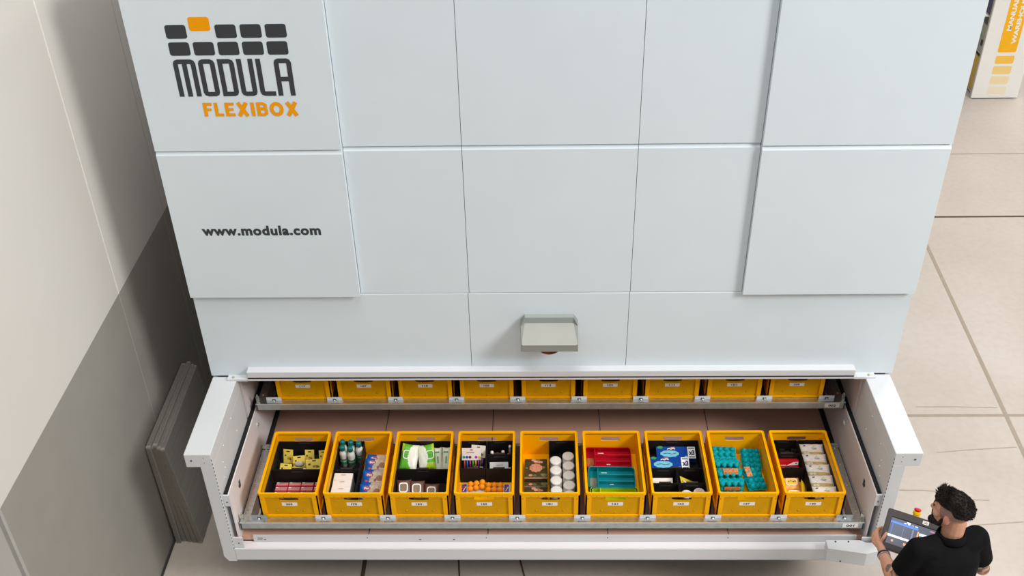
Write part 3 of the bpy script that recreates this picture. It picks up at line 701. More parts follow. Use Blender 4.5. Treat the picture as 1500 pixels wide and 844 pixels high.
for k, (x, y, z, ry, w_, nm) in enumerate(((.086, .402, .040, .03, .13, 'uppermost of the pair, longer'), (.104, .368, .022, -.04, .13, 'in front of the longer one'))):
    mb = MB(); mb.box(-w_/2, w_/2, -.028, .028, 0, .020, SIL, bev=.002); mb.stroke([(-.02, .0), (.03, .004)], .004, mat('grey_print', rgb(130, 130, 132), .5), Matrix.Translation((0, 0, .0205)) @ UP)
    mb.box(-w_/2-.0005, -w_/2+.02, -.0285, .0285, .003, .017, CAV)
    thing_mesh(mb, 'slim_box', 'slim white box in crate 155, '+nm, 'box', at(3, x, y, z+.016+k*.0), (.25, ry, .05-k*.12), 'slim white boxes in crate 155')
mb = MB(); mb.box(-.014, .014, -.012, .012, 0, .055, CAV, bev=.002); thing_mesh(mb, 'white_cube_box', 'tiny white box standing beside the slim boxes in crate 155', 'box', at(3, .018, .360, .004))
BALL = mat('ball_orange', rgb(250, 152, 18), .4, var=.05, scale=40); CBL = mat('card_blue', rgb(70, 80, 150), .45, var=.3, scale=70)
for g, (x0, y0) in enumerate(((-.068, .240), (.058, .232))):
    t = empty('ball_blister', at(3, x0, y0, .006), (.0, 0, .05 if g == 0 else 0), 'blister pack card under orange balls in crate 155, blue end '+('toward crate 133' if g == 0 else 'toward crate 181'), 'blister pack', 'ball blister packs in crate 155')
    mb = MB(); mb.box(-.10 if g == 0 else -.055, .055 if g == 0 else .11, -.055, .05, 0, .003, mat('card_pale', rgb(206, 196, 200), .5, var=.1, scale=60))
    sx = -1 if g == 0 else 1
    xa, xb = sorted((sx*.068, sx*.098)); mb.box(xa, xb, -.03, .045, .003, .0045, CBL); mb.stroke([(xa+.004, -.0), (xb-.008, .03)], .006, PENC[0], Matrix.Translation((0, 0, .0045)) @ UP); mb.stroke([(xa+.008, -.02), (xb-.004, .02)], .005, CAV, Matrix.Translation((0, 0, .0047)) @ UP)
    mb.stroke([(-.04, -.045), (.045, -.045)], .010, CBL, Matrix.Translation((0, 0, .003)) @ UP); mb.build('card', t)
bl0 = None
for k, (x, y, zz_) in enumerate(((-.108, .262, 0), (-.108, .220, 0), (-.067, .266, .004), (-.069, .228, .002), (-.026, .272, .010), (-.028, .234, .006), (.017, .254, 0), (.017, .2125, 0), (.058, .254, 0), (.058, .2125, 0), (.099, .254, 0), (.099, .2125, 0))):
    if bl0 is None:
        mb = MB(); mb.ell((0, 0, 0), (.0202, .0202, .0202), BALL, None, 20, 12); bl0 = mb.build('table_tennis_ball'); o = bl0
    else: o = bl0.copy(); COL.objects.link(o)
    o.location = at(3, x, y, .030+zz_); tag(o, 'orange table tennis ball in crate 155, %s of the %s row from the left' % (('first', 'second', 'third', 'fourth', 'fifth', 'sixth')[k//2], 'back' if k % 2 == 0 else 'front'), 'ball', 'orange balls in crate 155')

# crate 181 ------------------------------------------------------
DKG = mat('tin_darkgreen', rgb(66, 58, 34), .4, var=.35, scale=26); PINK = mat('tin_pink', rgb(198, 132, 104), .45, var=.25, scale=45); PKL = mat('tin_edge', rgb(222, 168, 142), .4); FLG = mat('tin_leaf', rgb(112, 108, 56), .5, var=.3, scale=60)
tn = empty('floral_tin', label='', cat='tin', group='floral tins in crate 181')
mb = MB(); mb.box(-.078, .078, -.088, .088, 0, .045, DKG, bev=.003); mb.box(-.079, .079, -.0887, -.0875, .03, .042, PKL); mb.build('tin_body', tn)
mb = MB(); Mt = Matrix.Translation((0, 0, .0452)) @ UP; random.seed(3)
mb.prism([((.042+.005*(k % 2))*math.cos(k*PI/10), (.038+.006*(k % 2))*math.sin(k*PI/10)) for k in range(20)], -.0010, 0, PINK, Mt)
for k in range(14):
    x = random.uniform(-.07, .07); y = random.choice((random.uniform(.05, .08), random.uniform(-.08, -.055))) if abs(x) < .05 else random.uniform(-.08, .08); rr_ = random.uniform(.006, .014)
    mb.prism([(x+rr_*math.cos(q*PI/4)*1.3, y+rr_*math.sin(q*PI/4)) for q in range(8)], -.0008-.00005*k, 0, random.choice((PINK, FLG, FLG)), Mt)
mb.prism([(-.012, .052), (.012, .052), (.012, .066), (-.012, .066)], -.0014, 0, PKL, Mt)
mb.build('floral_print', tn)
for k, (y, z, nm) in enumerate(((.352, .0505, 'lying on top of another tin'), (.312, .004, 'lying under another tin'), (.128, .004, 'nearest the front rim'))):
    o = tn if k == 0 else copy_tree(tn)
    o.location = at(4, -.092, y, z); o['label'] = 'dark green tin with pink floral print in crate 181, '+nm
TUB = mat('tub_white', rgb(232, 227, 218), .5, var=.03, scale=80, bump=.1)
tb = empty('round_tub', label='', cat='tub', group='white round tubs in crate 181')
mb = MB(); mb.lathe([(.0385, 0), (.040, .003), (.040, .088), (.038, .090)], TUB, None, 24); mb.build('tub_body', tb)
mb = MB(); mb.lathe([(.0405, .086), (.041, .088), (.041, .104), (.039, .108), (.030, .1095), (.001, .110)], TUB, None, 24); mb.build('lid', tb)
for k, (x, y) in enumerate(((.0385, .412), (.1285, .455), (.0385, .318), (.1285, .362), (.0395, .222), (.1285, .270), (.040, .127), (.1285, .176), (.1285, .088))):
    o = tb if k == 0 else copy_tree(tb)
    o.location = at(4, x+.006, y, .004)
    o['label'] = 'white round lidded tub in crate 181, %s from the facade, %s row' % (('first', 'second', 'third', 'fourth', 'fifth')[k//2 if k < 8 else 4], 'left' if k % 2 == 0 and k < 8 else 'right')

# crate 121 : cutlery trays -----------------------------------------
def cutlery(col, label, x, y, z, rx, rz):
    m_ = mat('cutlery_'+label.split()[0], col, rough=.4, var=.06, scale=10); m2 = mat('cutlery_edge_'+label.split()[0], tuple(min(1, v*1.35+.01) for v in col[:3])+(1,), .3)
    t = empty('cutlery_tray', at(5, x, y, z), (rx, 0, rz), label, 'cutlery tray', 'plastic cutlery trays in crate 121')
    W_, L_, H_ = .158, .088, .040
    mb = MB(); mb.ring(rrect(-W_, W_, -L_, L_, .022), rrect(-W_+.006, W_-.006, -L_+.006, L_-.006, .017), 0, H_, m_)
    mb.poly([(a_, b_, .003) for a_, b_ in rrect(-W_+.003, W_-.003, -L_+.003, L_-.003, .019)], [tuple(range(20))], m_)
    mb.poly([(a_, b_, 0) for a_, b_ in rrect(-W_+.001, W_-.001, -L_+.001, L_-.001, .02)], [tuple(range(20))], m_)
    mb.ring(rrect(-W_-.004, W_+.004, -L_-.004, L_+.004, .025), rrect(-W_+.006, W_-.006, -L_+.006, L_-.006, .017), H_-.004, H_, m2)
    mb.build('tray_shell', t)
    mb = MB(); mb.box(-.098, -.090, -L_+.006, L_-.006, .003, H_-.002, m_); mb.build('divider', t)
    for yy in (-.028, .028): mb = MB(); mb.box(-.09, W_-.006, yy-.0035, yy+.0035, .003, H_-.006, m2); mb.build('divider', t)
    mb = MB(); mb.box(-.150, -.102, -.072, .020, .003, .0045, mat('sticker_'+label.split()[0], tuple(.5*v+.25*w2 for v, w2 in zip(col[:3], (.9, .55, .2)))+(1,), .5, var=.3, scale=90)); 
    mb.build('sticker', t)
    mb = MB(); MT = Matrix.Translation((0, 0, .0045)) @ UP
    for yy in (.052, -.020): mb.stroke([(-.05, yy), (-.02, yy-.006), (.02, yy-.006), (.05, yy)], .006, mat('sticker_gold', rgb(180, 150, 90), .5, var=.3, scale=90), MT); mb.stroke([(-.07, yy+.012), (-.03, yy+.012)], .004, CAV, MT); mb.stroke([(-.012, yy-.016), (.014, yy-.016)], .004, CAV, MT)
    mb.build('print', t)
cutlery(rgb(168, 0, 30), 'red plastic cutlery tray in crate 121, nearest the facade', -.018, .480, .034, .12, -.01)
cutlery(rgb(0, 122, 132), 'teal plastic cutlery tray in crate 121 between red and lime trays', -.006, .290, .032, .10, -.02)
cutlery(rgb(164, 196, 10), 'lime plastic cutlery tray in crate 121, nearest the front rim', .004, .112, .022, .0, -.01)

# crate 163 ------------------------------------------------------
BXB = mat('box_blue', rgb(14, 66, 150), .3, var=.15, scale=12); BXL = mat('box_lightblue', rgb(120, 196, 220), .35, var=.1, scale=30); NAVY = mat('print_navy', rgb(20, 40, 96), .5); BGR = mat('box_green', rgb(50, 150, 90), .4)
def bluebox(label, x, y, z, rx, rz):
    t = empty('blue_box', at(6, x, y, z), (rx, 0, rz), label, 'box', 'blue boxes in crate 163'); Mf = Matrix.Translation((0, 0, .050)) @ UP
    mb = MB(); mb.box(-.137, .137, -.050, .050, 0, .050, BXB, bev=.0015); mb.build('carton', t)
    mb = MB(); mb.prism([(-.045+(.064+.004*(k % 2))*math.cos(k*PI/10), -.010+(.027+.003*(k % 2))*math.sin(k*PI/10)) for k in range(20)], -.0008, 0, BXL, Mf)
    mb.prism([(-.108+.020*math.cos(k*PI/6), .042+.012*math.sin(k*PI/6)) for k in range(12)], -.0007, 0, BGR, Mf)
    mb.prism([(-.030+.034*math.cos(k*PI/8), .030+.014*math.sin(k*PI/8)) for k in range(16)], -.0012, 0, NAVY, Mf); mb.stroke([(-.06, .026), (-.045, .034), (-.034, .026), (-.02, .034), (-.004, .028)], .006, CAV, Mf, False, .0016)
    mb.stroke([(-.036, .040), (-.006, .041)], .009, mat('box_orange', rgb(222, 140, 92), .5), Mf, False, .0015)
    mb.prism([(.070+.012*math.cos(k*PI/6), -.036+.010*math.sin(k*PI/6)) for k in range(12)], -.0008, 0, BXL, Mf)
    mb.stroke([(-.09, -.012), (-.06, -.006), (-.03, -.014), (0, -.006)], .004, NAVY, Mf, False, .0012); mb.build('print', t)
    mb = MB(); mb.prism([(.082, -.048), (.1355, -.048), (.1355, .048), (.082, .048)], -.0009, 0, CAV, Mf); pn = mb.build('offer_panel', t)
    put_text('offer_lettering', 'x3', .05, NAVY, pn, Matrix.Translation((.109, 0, .0513)), bold=.003, width=.042, height=.044)
    mb = MB(); mb.stroke([(.088, .036), (.130, .036)], .009, NAVY, Mf, False, .0011); mb.stroke([(.088, -.037), (.130, -.037)], .009, NAVY, Mf, False, .0011); mb.build('panel_print', pn)
    mb = MB(); mb.box(.1368, .1378, -.03, .02, .012, .034, BXL); mb.build('side_print', t)
bluebox('blue box with white x3 panel in crate 163, nearer the facade', .022, .517, .040, .20, -.01)
bluebox('blue box with white x3 panel in crate 163, nearer the front rim', -.034, .410, .042, .20, -.01)
mb = MB(); mb.box(-.070, .070, -.025, .025, 0, .030, CARTW, bev=.0015); mb.box(-.03, .03, -.0256, -.0248, .004, .016, PENC[0]); mb.box(.03, .055, -.0256, -.0248, .004, .016, DOTC[5]); mb.box(.055, .069, -.0256, -.0248, .004, .016, CAPT); mb.box(-.066, .066, -.0256, -.0248, .02, .024, INK)
thing_mesh(mb, 'flat_box', 'flat pale box with red and yellow stripe in crate 163', 'box', at(6, -.098, .255, .050), (.5, 0, 0))
mb = MB(); MYL = mat('pouch_yellow', rgb(226, 196, 20), .4, var=.12, scale=30)
mb.poly([(-.062, .002, .058), (-.05, .004, .0), (.068, .002, .0), (-.062, -.006, .058), (-.05, -.018, .0), (.068, -.012, .0)], [(0,1,2), (3,5,4), (0,3,4,1), (1,4,5,2), (2,5,3,0)], MYL)
mb.stroke([(-.040, .030), (-.024, .022), (-.018, .012), (.0, .008)], .010, CAV, Matrix.Translation((0, -.015, 0)), False, .004); mb.stroke([(-.045, .008), (-.03, .006)], .008, BGR, Matrix.Translation((0, -.017, 0)), False, .003)
thing_mesh(mb, 'yellow_pouch', 'yellow triangular pouch leaning in a bin of crate 163', 'pouch', at(6, .082, .238, .052), (-.5, 0, 0))
for k, (x, y) in enumerate(((.050, .104), (.136, .122))):
    t = empty('lidded_tin', at(6, x, y, .004), (0,0,0), 'white lidded tin in crate 163, '+('half hidden by the front rim' if k == 0 else 'with beige printed lid'), 'tin', 'white tins in crate 163')
    mb = MB(); mb.lathe([(.034, 0), (.036, .003), (.036, .080), (.034, .082)], BLK if k else VIAL, None, 22); mb.build('tin_body', t)
    mb = MB(); mb.lathe([(.0365, .078), (.038, .08), (.038, .092), (.036, .095), (.001, .095)], CAV, None, 22); l_ = mb.build('lid', t)
    mb = MB(); mb.prism([(.028*math.cos(q*PI/8), .028*math.sin(q*PI/8)) for q in range(16)], -.0008, 0, mat('lid_beige', rgb(222, 202, 180), .5) if k else mat('lid_mint', rgb(214, 222, 208), .5), Matrix.Translation((0, 0, .0952)) @ UP)
    mb.stroke([(-.014, .004), (-.004, .008), (.006, .002), (.014, .007)], .004, CARTP, Matrix.Translation((0, 0, .0962)) @ UP); mb.build('lid_print', l_)

# crate 137 : egg cartons -------------------------------------------
TURQ = mat('egg_carton_turquoise', rgb(0, 154, 162), .6, var=.08, scale=60, bump=.1); EGL = mat('egg_label', rgb(196, 126, 78), .45, var=.4, scale=70)
def egg_shell(nx, ny):
    mb = MB(); p_ = .0425; W_, L_ = nx*p_/2, ny*p_/2
    mb.ring(rrect(-W_-.004, W_+.004, -L_-.004, L_+.004, .012), rrect(-W_+.004, W_-.004, -L_+.004, L_-.004, .010), -.003, .003, TURQ)
    for s in (1, -1):
        mb.poly([(-W_, -L_, s*.003), (W_, -L_, s*.003), (W_, L_, s*.003), (-W_, L_, s*.003), (-W_+.008, -L_+.008, s*.016), (W_-.008, -L_+.008, s*.016), (W_-.008, L_-.008, s*.016), (-W_+.008, L_-.008, s*.016)],
                [(0,1,2,3), (4,5,6,7), (0,1,5,4), (1,2,6,5), (2,3,7,6), (3,0,4,7)], TURQ)
        for i in range(nx):
            for j in range(ny):
                mb.ell((-W_+(i+.5)*p_, -L_+(j+.5)*p_, s*.004), (.0212, .0212, s*.034), TURQ, None, 14, 6, True)
    return mb
eg_a = egg_shell(4, 3); ema = None
def egg(label, x, y, z, rot, nx, ny, strap=None):
    t = empty('egg_carton', at(7, x, y, z), rot, label, 'egg carton', 'turquoise egg cartons in crate 137'); egg_shell(nx, ny).build('carton_shell', t)
    if strap:
        mb = MB(); x0, x1, y0, y1, zt_ = strap; N = 8
        pts = []
        for k in range(N+1):
            yy = y0+(y1-y0)*k/N; pts += [(x0, yy, zt_+.002*math.sin(k*PI/N)), (x1, yy, zt_+.002*math.sin(k*PI/N))]
        mb.poly(pts, [(2*k, 2*k+1, 2*k+3, 2*k+2) for k in range(N)], EGL, None, True)
        xm_, ym_ = (x0+x1)/2, (y0+y1)/2
        for sx_, sy_ in ((-.5, .3), (.4, -.3), (.1, .5), (-.2, -.5)):
            mb.prism([(xm_+sx_*(x1-x0)*.6+.007*math.cos(q*PI/4), ym_+sy_*(y1-y0)*.6+.005*math.sin(q*PI/4)) for q in range(8)], -.0006, 0, mat('egg_brown', rgb(216, 152, 104), .5), Matrix.Translation((0, 0, zt_+.0024)) @ UP)
        mb.prism([(xm_-.012, ym_), (xm_, ym_-.004), (xm_+.012, ym_), (xm_, ym_+.004)], -.0014, 0, TURQ, Matrix.Translation((0, 0, zt_+.002)) @ UP)
        mb.build('paper_label', t)
    return t
E1 = 'turquoise egg carton in crate 137 '
egg(E1+'lying tilted, nearest the facade', -.086, .485, .078, (.35, 0, -.04), 4, 3, None)
egg(E1+'standing on edge behind the copper labelled one', -.080, .378, .074, (1.62, 0, -.03), 4, 3, (-.05, .055, .0, .035, .0375))
egg(E1+'with a copper label facing up between two cartons', -.076, .288, .074, (1.66, 0, .02), 4, 3, None)
egg(E1+'standing on edge, nearest the front rim', -.076, .198, .074, (1.60, 0, 0), 4, 3, (-.05, .055, .0, .035, .0375))
mb = MB(); N = 6
for k in range(N): pass
for o_ in [o for o in bpy.data.objects if o.get('label', '').startswith(E1+'with a copper label facing')]:
    mb.poly([(-.045, .052, .026), (.055, .052, .026), (.055, .068, .016), (-.045, .068, .016), (.055, .071, -.012), (-.045, .071, -.012)], [(0,1,2,3), (3,2,4,5)], EGL, None)
    for sx_ in (-.03, -.005, .02, .042): mb.prism([(sx_+.006*math.cos(q*PI/4), .004+.004*math.sin(q*PI/4)) for q in range(8)], -.0725, -.071, mat('egg_brown', rgb(216, 152, 104), .5), Matrix.Rotation(PI, 4, 'Z'))
    mb.build('paper_label', o_)
egg(E1+'lying flat beside the tilted one', .108, .470, .054, (.16, 0, -.03), 3, 4, None)
egg(E1+'turned askew with a copper label on its corner', .094, .265, .072, (.20, .12, .22), 3, 4, (-.062, -.020, .0, .080, .0385))

# crate 145 ------------------------------------------------------
WIP = mat('wipes_ivory', rgb(236, 226, 216), .4, var=.05, scale=60); GOLD = mat('wipes_gold', rgb(190, 162, 104), .4, var=.15, scale=40); TEALP = mat('print_teal', rgb(60, 160, 160), .5)
def ivory(a_, b_, s):
    return GOLD if s > 0 and b_ < -.30+.25*max(0, -a_-.3) and abs(a_) < .93 else WIP
wp = empty('white_wipe_pack', label='', cat='wipe pack', group='white wipe packs in crate 145')
pillow(.170, .105, .044, ivory, 30, 18).build('wrapper', wp)
mb = MB(); Mw = Matrix.Translation((0, 0, .0228)) @ UP
mb.stroke([(-.005, .008), (.006, .014), (.014, .006), (.022, .012), (.032, .008)], .004, TEALP, Mw); mb.stroke([(.0, .002), (.03, .002)], .003, PENC[2], Mw)
mb.prism([(.013+.006*math.cos(q*PI/4), .024+.005*math.sin(q*PI/4)) for q in range(8)], -.0008, 0, DOTC[5], Mw)
mb.stroke([(-.060, .028), (-.044, .030)], .006, INK, Mw)
for x in (-.052, -.030): mb.stroke([(x+.007*math.cos(q*PI/4), -.030+.006*math.sin(q*PI/4)) for q in range(8)], .003, CAV, Mw, True)
mb.build('print', wp)
for k, y in enumerate((.510, .412, .312, .208, .105)):
    o = wp if k == 0 else copy_tree(wp)
    o.location = at(8, .097, y, .098); o.rotation_euler = (.32, 0, (-.01, 0, -.012, .012, -.01)[k]); o.scale = (.98, 1, 1)
    o['label'] = 'white and gold wipe pack in crate 145, %s from the facade' % ('first', 'second', 'third', 'fourth', 'fifth')[k]
RDB = mat('box_red', rgb(202, 24, 34), .35, var=.08, scale=20)
def redbox(label, y, z, h_):
    t = empty('red_box', at(8, -.084, y, z+.018), (-.30, 0, .0), label, 'box', 'red boxes in crate 145'); mb = MB(); mb.box(-.068, .068, -.018, .018, 0, h_, RDB, bev=.0015); mb.build('carton', t)
    mb = MB(); Mr = Matrix.Translation((0, -.018, 0)); mb.prism([(-.02, h_*.52), (.02, h_*.60), (.066, h_*.62), (.066, h_*.92), (.03, h_*.88)], -.0008, 0, CAV, Mr); mb.prism([(.05+.006*math.cos(q*PI/4), h_*.77+.005*math.sin(q*PI/4)) for q in range(8)], -.0014, 0, INK, Mr)
    mb.stroke([(-.055, h_*.6), (-.02, h_*.6)], .006, CAV, Mr); mb.stroke([(-.02, h_*.26), (.018, h_*.26)], .007, NAVY, Mr); mb.build('print', t)
redbox('red box with white swoosh in crate 145, nearer the facade', .392, .012, .080); redbox('red box in crate 145, lower one toward the front rim', .346, .012, .056)
for k in range(4):
    mb = MB(); mb.box(-.018, .018, -.004, .004, 0, .085+.006*(k % 2), mat('packet_dark', rgb(40, 34, 32), .45), bev=.001); mb.stroke([(-.008, .06), (.008, .065)], .004, mat('packet_print', rgb(92, 84, 76), .5), Matrix.Translation((0, -.004, 0)))
    thing_mesh(mb, 'dark_packet', 'black slim packet in crate 145, %s from the left' % ('first', 'second', 'third', 'fourth')[k], 'packet', at(8, -.150+k*.042, .50+.012*(k % 2), .004), (-.25, 0, .2*(-1)**k), 'dark packets in crate 145')
ORP = mat('orange_pack', rgb(240, 170, 84), .4, var=.08, scale=30); ORY = mat('orange_pack_yellow', rgb(240, 196, 60), .4)
def odeco(t, h_):
    Mo = Matrix.Translation((0, 0, h_/2+.0012)) @ UP
    mb = MB(); mb.prism(rrect(-.034, .040, -.018, .030, .014), -.0006, 0, ORY, Mo); mb.stroke(rrect(-.034, .040, -.018, .030, .014), .005, CAV, Mo, True, .0012)
    for x, y in ((-.015, .010), (.0, .014), (.015, .008), (.027, .012)): mb.prism([(x+.006*math.cos(q*PI/4), y+.005*math.sin(q*PI/4)) for q in range(8)], -.0014, 0, random.choice((BGR, PENC[0], CHOC)), Mo)
    mb.build('print', t)
wpack('orange wipe pack with white framed window in crate 145, upper one', 'orange_wipe_pack', -.100, .225, .062, (.25, 0, .02), lambda a_, b_, s: ORP, .120, .10, .042, 8, odeco, 'orange wipe packs in crate 145')
wpack('orange wipe pack in crate 145, nearest the front rim', 'orange_wipe_pack', -.098, .125, .052, (.2, 0, -.02), lambda a_, b_, s: ORP, .120, .10, .042, 8, odeco, 'orange wipe packs in crate 145')
wpack('plain yellow pack standing beside the orange packs in crate 145', 'yellow_pack', -.022, .165, .062, (.2, 1.15, .05), lambda a_, b_, s: mat('plain_yellow', rgb(206, 160, 20), .4), .11, .11, .024, 8)
# ==== PART 2
# ------------------------------------------------------------------ stacked grey panels by the wall
SLAB = mat('slab_grey', rgb(160, 156, 150), .75, var=.08, scale=6, bump=.08, stretch=(1, .3, 6)); SLABD = mat('slab_edge_dark', rgb(132, 124, 116), .85, var=.3, scale=30, stretch=(30, 1, 1))
names = ('standing against the wall', 'second out from the wall', 'third out from the wall', 'fourth out from the wall', 'facing the machine, farthest from the wall')
for k in range(5):
    x0 = XW+.022+k*.041; tilt = -.018-.017*k
    mb = MB(); hh = (1.0, .985, 1.01, .99, .985)[k]
    mb.box(0, .036, 0, .93, 0, hh, SLAB, bev=.008)
    mb.box(.003, .033, -.0015, .002, .02, hh-.02, SLABD); mb.box(.004, .032, .02, .91, hh-.0005, hh+.0012, SLABD)
    t, o = thing_mesh(mb, 'grey_board', 'thick grey board in the leaning stack, '+names[k], 'board', (x0+.002, .445+.006*((k*3) % 4), 0.0), (0, tilt, .004*k), 'grey boards stacked by the left wall', 'board_core')

# ------------------------------------------------------------------ operator console
PANELD = mat('console_bezel', rgb(66, 60, 57), .5, var=.04, scale=20)
SCRN = mat('screen_base', rgb(72, 78, 96), .3, var=.04, scale=60, emit=.35); SC_B = mat('screen_blue', rgb(70, 120, 235), .3, emit=.6); SC_W = mat('screen_white', rgb(226, 230, 250), .3, emit=.5); SC_O = mat('screen_orange', rgb(255, 160, 100), .3, emit=.5)
SC_T = mat('screen_teal', rgb(60, 160, 150), .3, emit=.4); SC_P = mat('screen_pink', rgb(200, 110, 140), .3, emit=.4); SC_L = mat('screen_line', rgb(150, 160, 190), .3, emit=.4)
TL = Vector((2.068, -.371, 1.27)); ux = Vector((.8965, -.443, 0)).normalized(); vy = Vector((.3836, .7764, .5)).normalized(); nz_ = ux.cross(vy).normalized(); vy = nz_.cross(ux)
Mc = Matrix((ux, vy, nz_)).transposed().to_4x4(); Mc.translation = TL
cons = empty('control_console', label='black touchscreen console with emergency button held by the man', cat='console'); cons.matrix_world = Mc
CW, CH = .345, .252
mb = MB(); mb.ring(rrect(0, CW, -CH, 0, .010), rrect(.032, CW-.030, -CH+.040, -.046, .004), -.020, 0, PANELD)
mb.ring(rrect(.006, CW-.006, -CH+.006, -.006, .010), rrect(.030, CW-.028, -CH+.038, -.044, .006), -.004, .003, PANELD)
mb.box(.006, CW-.006, -CH+.006, -.006, -.05, -.018, PANELD, bev=.006); mb.build('console_housing', cons)
FL = UP                                               # decals lying on the screen, facing +z
sx0, sx1, sy0, sy1 = .032, CW-.030, -CH+.040, -.046
mb = MB(); mb.box(sx0, sx1, sy0, sy1, -.017, -.006, SCRN); scr = mb.build('touchscreen', cons)
Ms = Matrix.Translation((0, 0, -.006)) @ UP
mb = MB()
def bar(x0, x1, y0, y1, m_, t_=.0006): mb.prism([(x0, y0), (x1, y0), (x1, y1), (x0, y1)], -t_, 0, m_, Ms)
bar(sx0, sx0+.16, sy1-.034, sy1-.022, SC_B); bar(sx0, sx0+.185, -.166, -.152, SC_W); bar(sx0+.160, sx0+.168, -.158, -.086, SC_O)
for k in range(4): bar(sx0+.075+k*.022, sx0+.089+k*.022, sy1-.019, sy1-.013, SC_W if k != 2 else SC_L)
bar(sx0+.090, sx0+.112, sy1-.012, sy1-.004, SC_W)
bar(sx0+.172, sx0+.222, -.108, -.092, SC_W); bar(sx0+.172, sx0+.222, -.128, -.112, SC_T); bar(sx0+.172, sx0+.222, -.148, -.132, SC_P); bar(sx0+.226, sx0+.27, -.148, -.092, SC_L)
for k in range(11): bar(sx0+.130, sx0+.139, -.148+k*.006, -.1455+k*.006, SC_L, .0008)
for k in range(11): bar(sx0+.012, sx0+.018, -.148+k*.006, -.1455+k*.006, SC_B, .0008)
bar(sx0+.080, sx0+.0808, -.150, -.082, SC_L)
mb.prism([(sx0+.035+.007*math.cos(q*PI/6), -.188+.007*math.sin(q*PI/6)) for q in range(12)], -.0008, 0, SC_O, Ms); bar(sx0+.10, sx0+.126, -.196, -.182, SC_O)
bar(sx0+.226, sx0+.25, sy1-.020, sy1-.012, SC_P)
mb.build('display_layout', scr)
mb = MB(); mb.box(.205, .240, -.034, -.012, .0031, .0045, LABELW); mb.stroke([(.208, -.018), (.236, -.018)], .003, mat('sticker_pink', rgb(220, 130, 110), .5), Matrix.Translation((0, 0, .0045)) @ UP); mb.stroke([(.210, -.026), (.234, -.026)], .006, mat('grey_print', rgb(130, 130, 132), .5), Matrix.Translation((0, 0, .0045)) @ UP); mb.build('sticker', cons)
eb = None
mb = MB(); Me = Matrix.Translation((.160, .002, -.030)) @ Matrix.Rotation(-PI/2+.55, 4, 'X'); mb.lathe([(.019, -.02), (.019, .018), (.023, .020), (.023, .036), (.018, .038)], mat('estop_yellow', rgb(244, 196, 10), .4), Me, 24, False); eb = mb.build('emergency_button', cons); eb['label'] = 'yellow collar with red mushroom head'
mb = MB(); mb.lathe([(.012, .036), (.012, .042), (.020, .044), (.021, .050), (.018, .055), (.010, .057), (.001, .0572)], mat('estop_red', rgb(212, 30, 36), .4), Me, 18); mb.build('button_head', eb)
mb = MB(); inv = Mc.inverted()
pA, pB, pC_ = inv @ Vector((2.215, -.06, .83)), inv @ Vector((2.275, -.22, .84)), Vector((.20, -.12, -.046))
mb.cone(pA, pB, .018, .018, WHITE); mb.cone(pB, pC_, .018, .018, WHITE); mb.ell(pB, (.0195,)*3, WHITE); mb.box(.15, .25, -.17, -.07, -.058, -.049, PANELD); mb.build('support_arm', cons)

# ------------------------------------------------------------------ the man
def blob(fill, voxel, name, parent, mats_, smooth=4, lap=None, matfn=None, origin=Vector((0,0,0))):
    mb = MB(); fill(mb); bmesh.ops.recalc_face_normals(mb.bm, faces=mb.bm.faces)
    me = bpy.data.meshes.new('tmp'); mb.bm.to_mesh(me); mb.bm.free(); o = bpy.data.objects.new('tmp', me); COL.objects.link(o)
    r_ = o.modifiers.new('r', 'REMESH'); r_.mode = 'VOXEL'; r_.voxel_size = voxel; r_.use_smooth_shade = True
    if smooth: s_ = o.modifiers.new('s', 'SMOOTH'); s_.factor = .5; s_.iterations = smooth
    m2 = bpy.data.meshes.new_from_object(o.evaluated_get(bpy.context.evaluated_depsgraph_get())); bpy.data.objects.remove(o)
    m2.name = name; m2.transform(Matrix.Translation(-origin)); m2.materials.clear()
    for m_ in mats_: m2.materials.append(m_)
    for p_ in m2.polygons:
        p_.use_smooth = True
        if matfn: p_.material_index = matfn(p_.center+origin, p_.normal)
    o2 = bpy.data.objects.new(name, m2); COL.objects.link(o2); o2.parent = parent; return o2
SKIN = mat('skin', rgb(206, 150, 122), .5, var=.05, scale=60); FADE = mat('skin_stubble', rgb(146, 116, 102), .6, var=.12, scale=160); TATT = mat('skin_tattoo', rgb(118, 96, 88), .55, var=.3, scale=120); EARS = mat('skin_ear', rgb(214, 142, 120), .5)
HAIR = mat('hair_black', rgb(46, 38, 35), .62, var=.4, scale=150, stretch=(1, 1, .3)); BEARD = mat('beard_black', rgb(34, 28, 28), .6, var=.35, scale=200)
SHIRT = mat('shirt_black', rgb(17, 17, 18), .85, var=.12, scale=14, bump=.15); JEANS = mat('trousers_dark', rgb(44, 46, 54), .8, var=.1, scale=40); SHOE = mat('shoe_black', rgb(30, 30, 30), .6)
R0 = Vector((2.25, -.87, 0))
man = empty('person', R0, label='bearded man in black short sleeved shirt at the touchscreen console', cat='person')
rv = Vector((.966, .258, 0)); fv = Vector((-.258, .966, 0)); zv = Vector((0, 0, 1))
SL, SR = Vector((2.075, -.845, 1.435)), Vector((2.425, -.755, 1.435))
EL, WL = Vector((1.992, -.838, 1.165)), Vector((1.992, -.612, 1.135))
ER, WR = Vector((2.535, -.735, 1.15)), Vector((2.40, -.565, 1.115))
HC = Vector((2.236, -.752, 1.657)); hf = (Vector((-.72, .695, 0)).normalized()*math.cos(.14)+Vector((0, 0, -math.sin(.14)))).normalized()
hl = zv.cross(hf).normalized(); hu = hf.cross(hl).normalized()        # hl = his left
Mh = Matrix((hf, hl, hu)).transposed().to_4x4(); Mh.translation = HC
CEN = lambda z, off=0: Vector((2.25, -.845, z))+fv*off
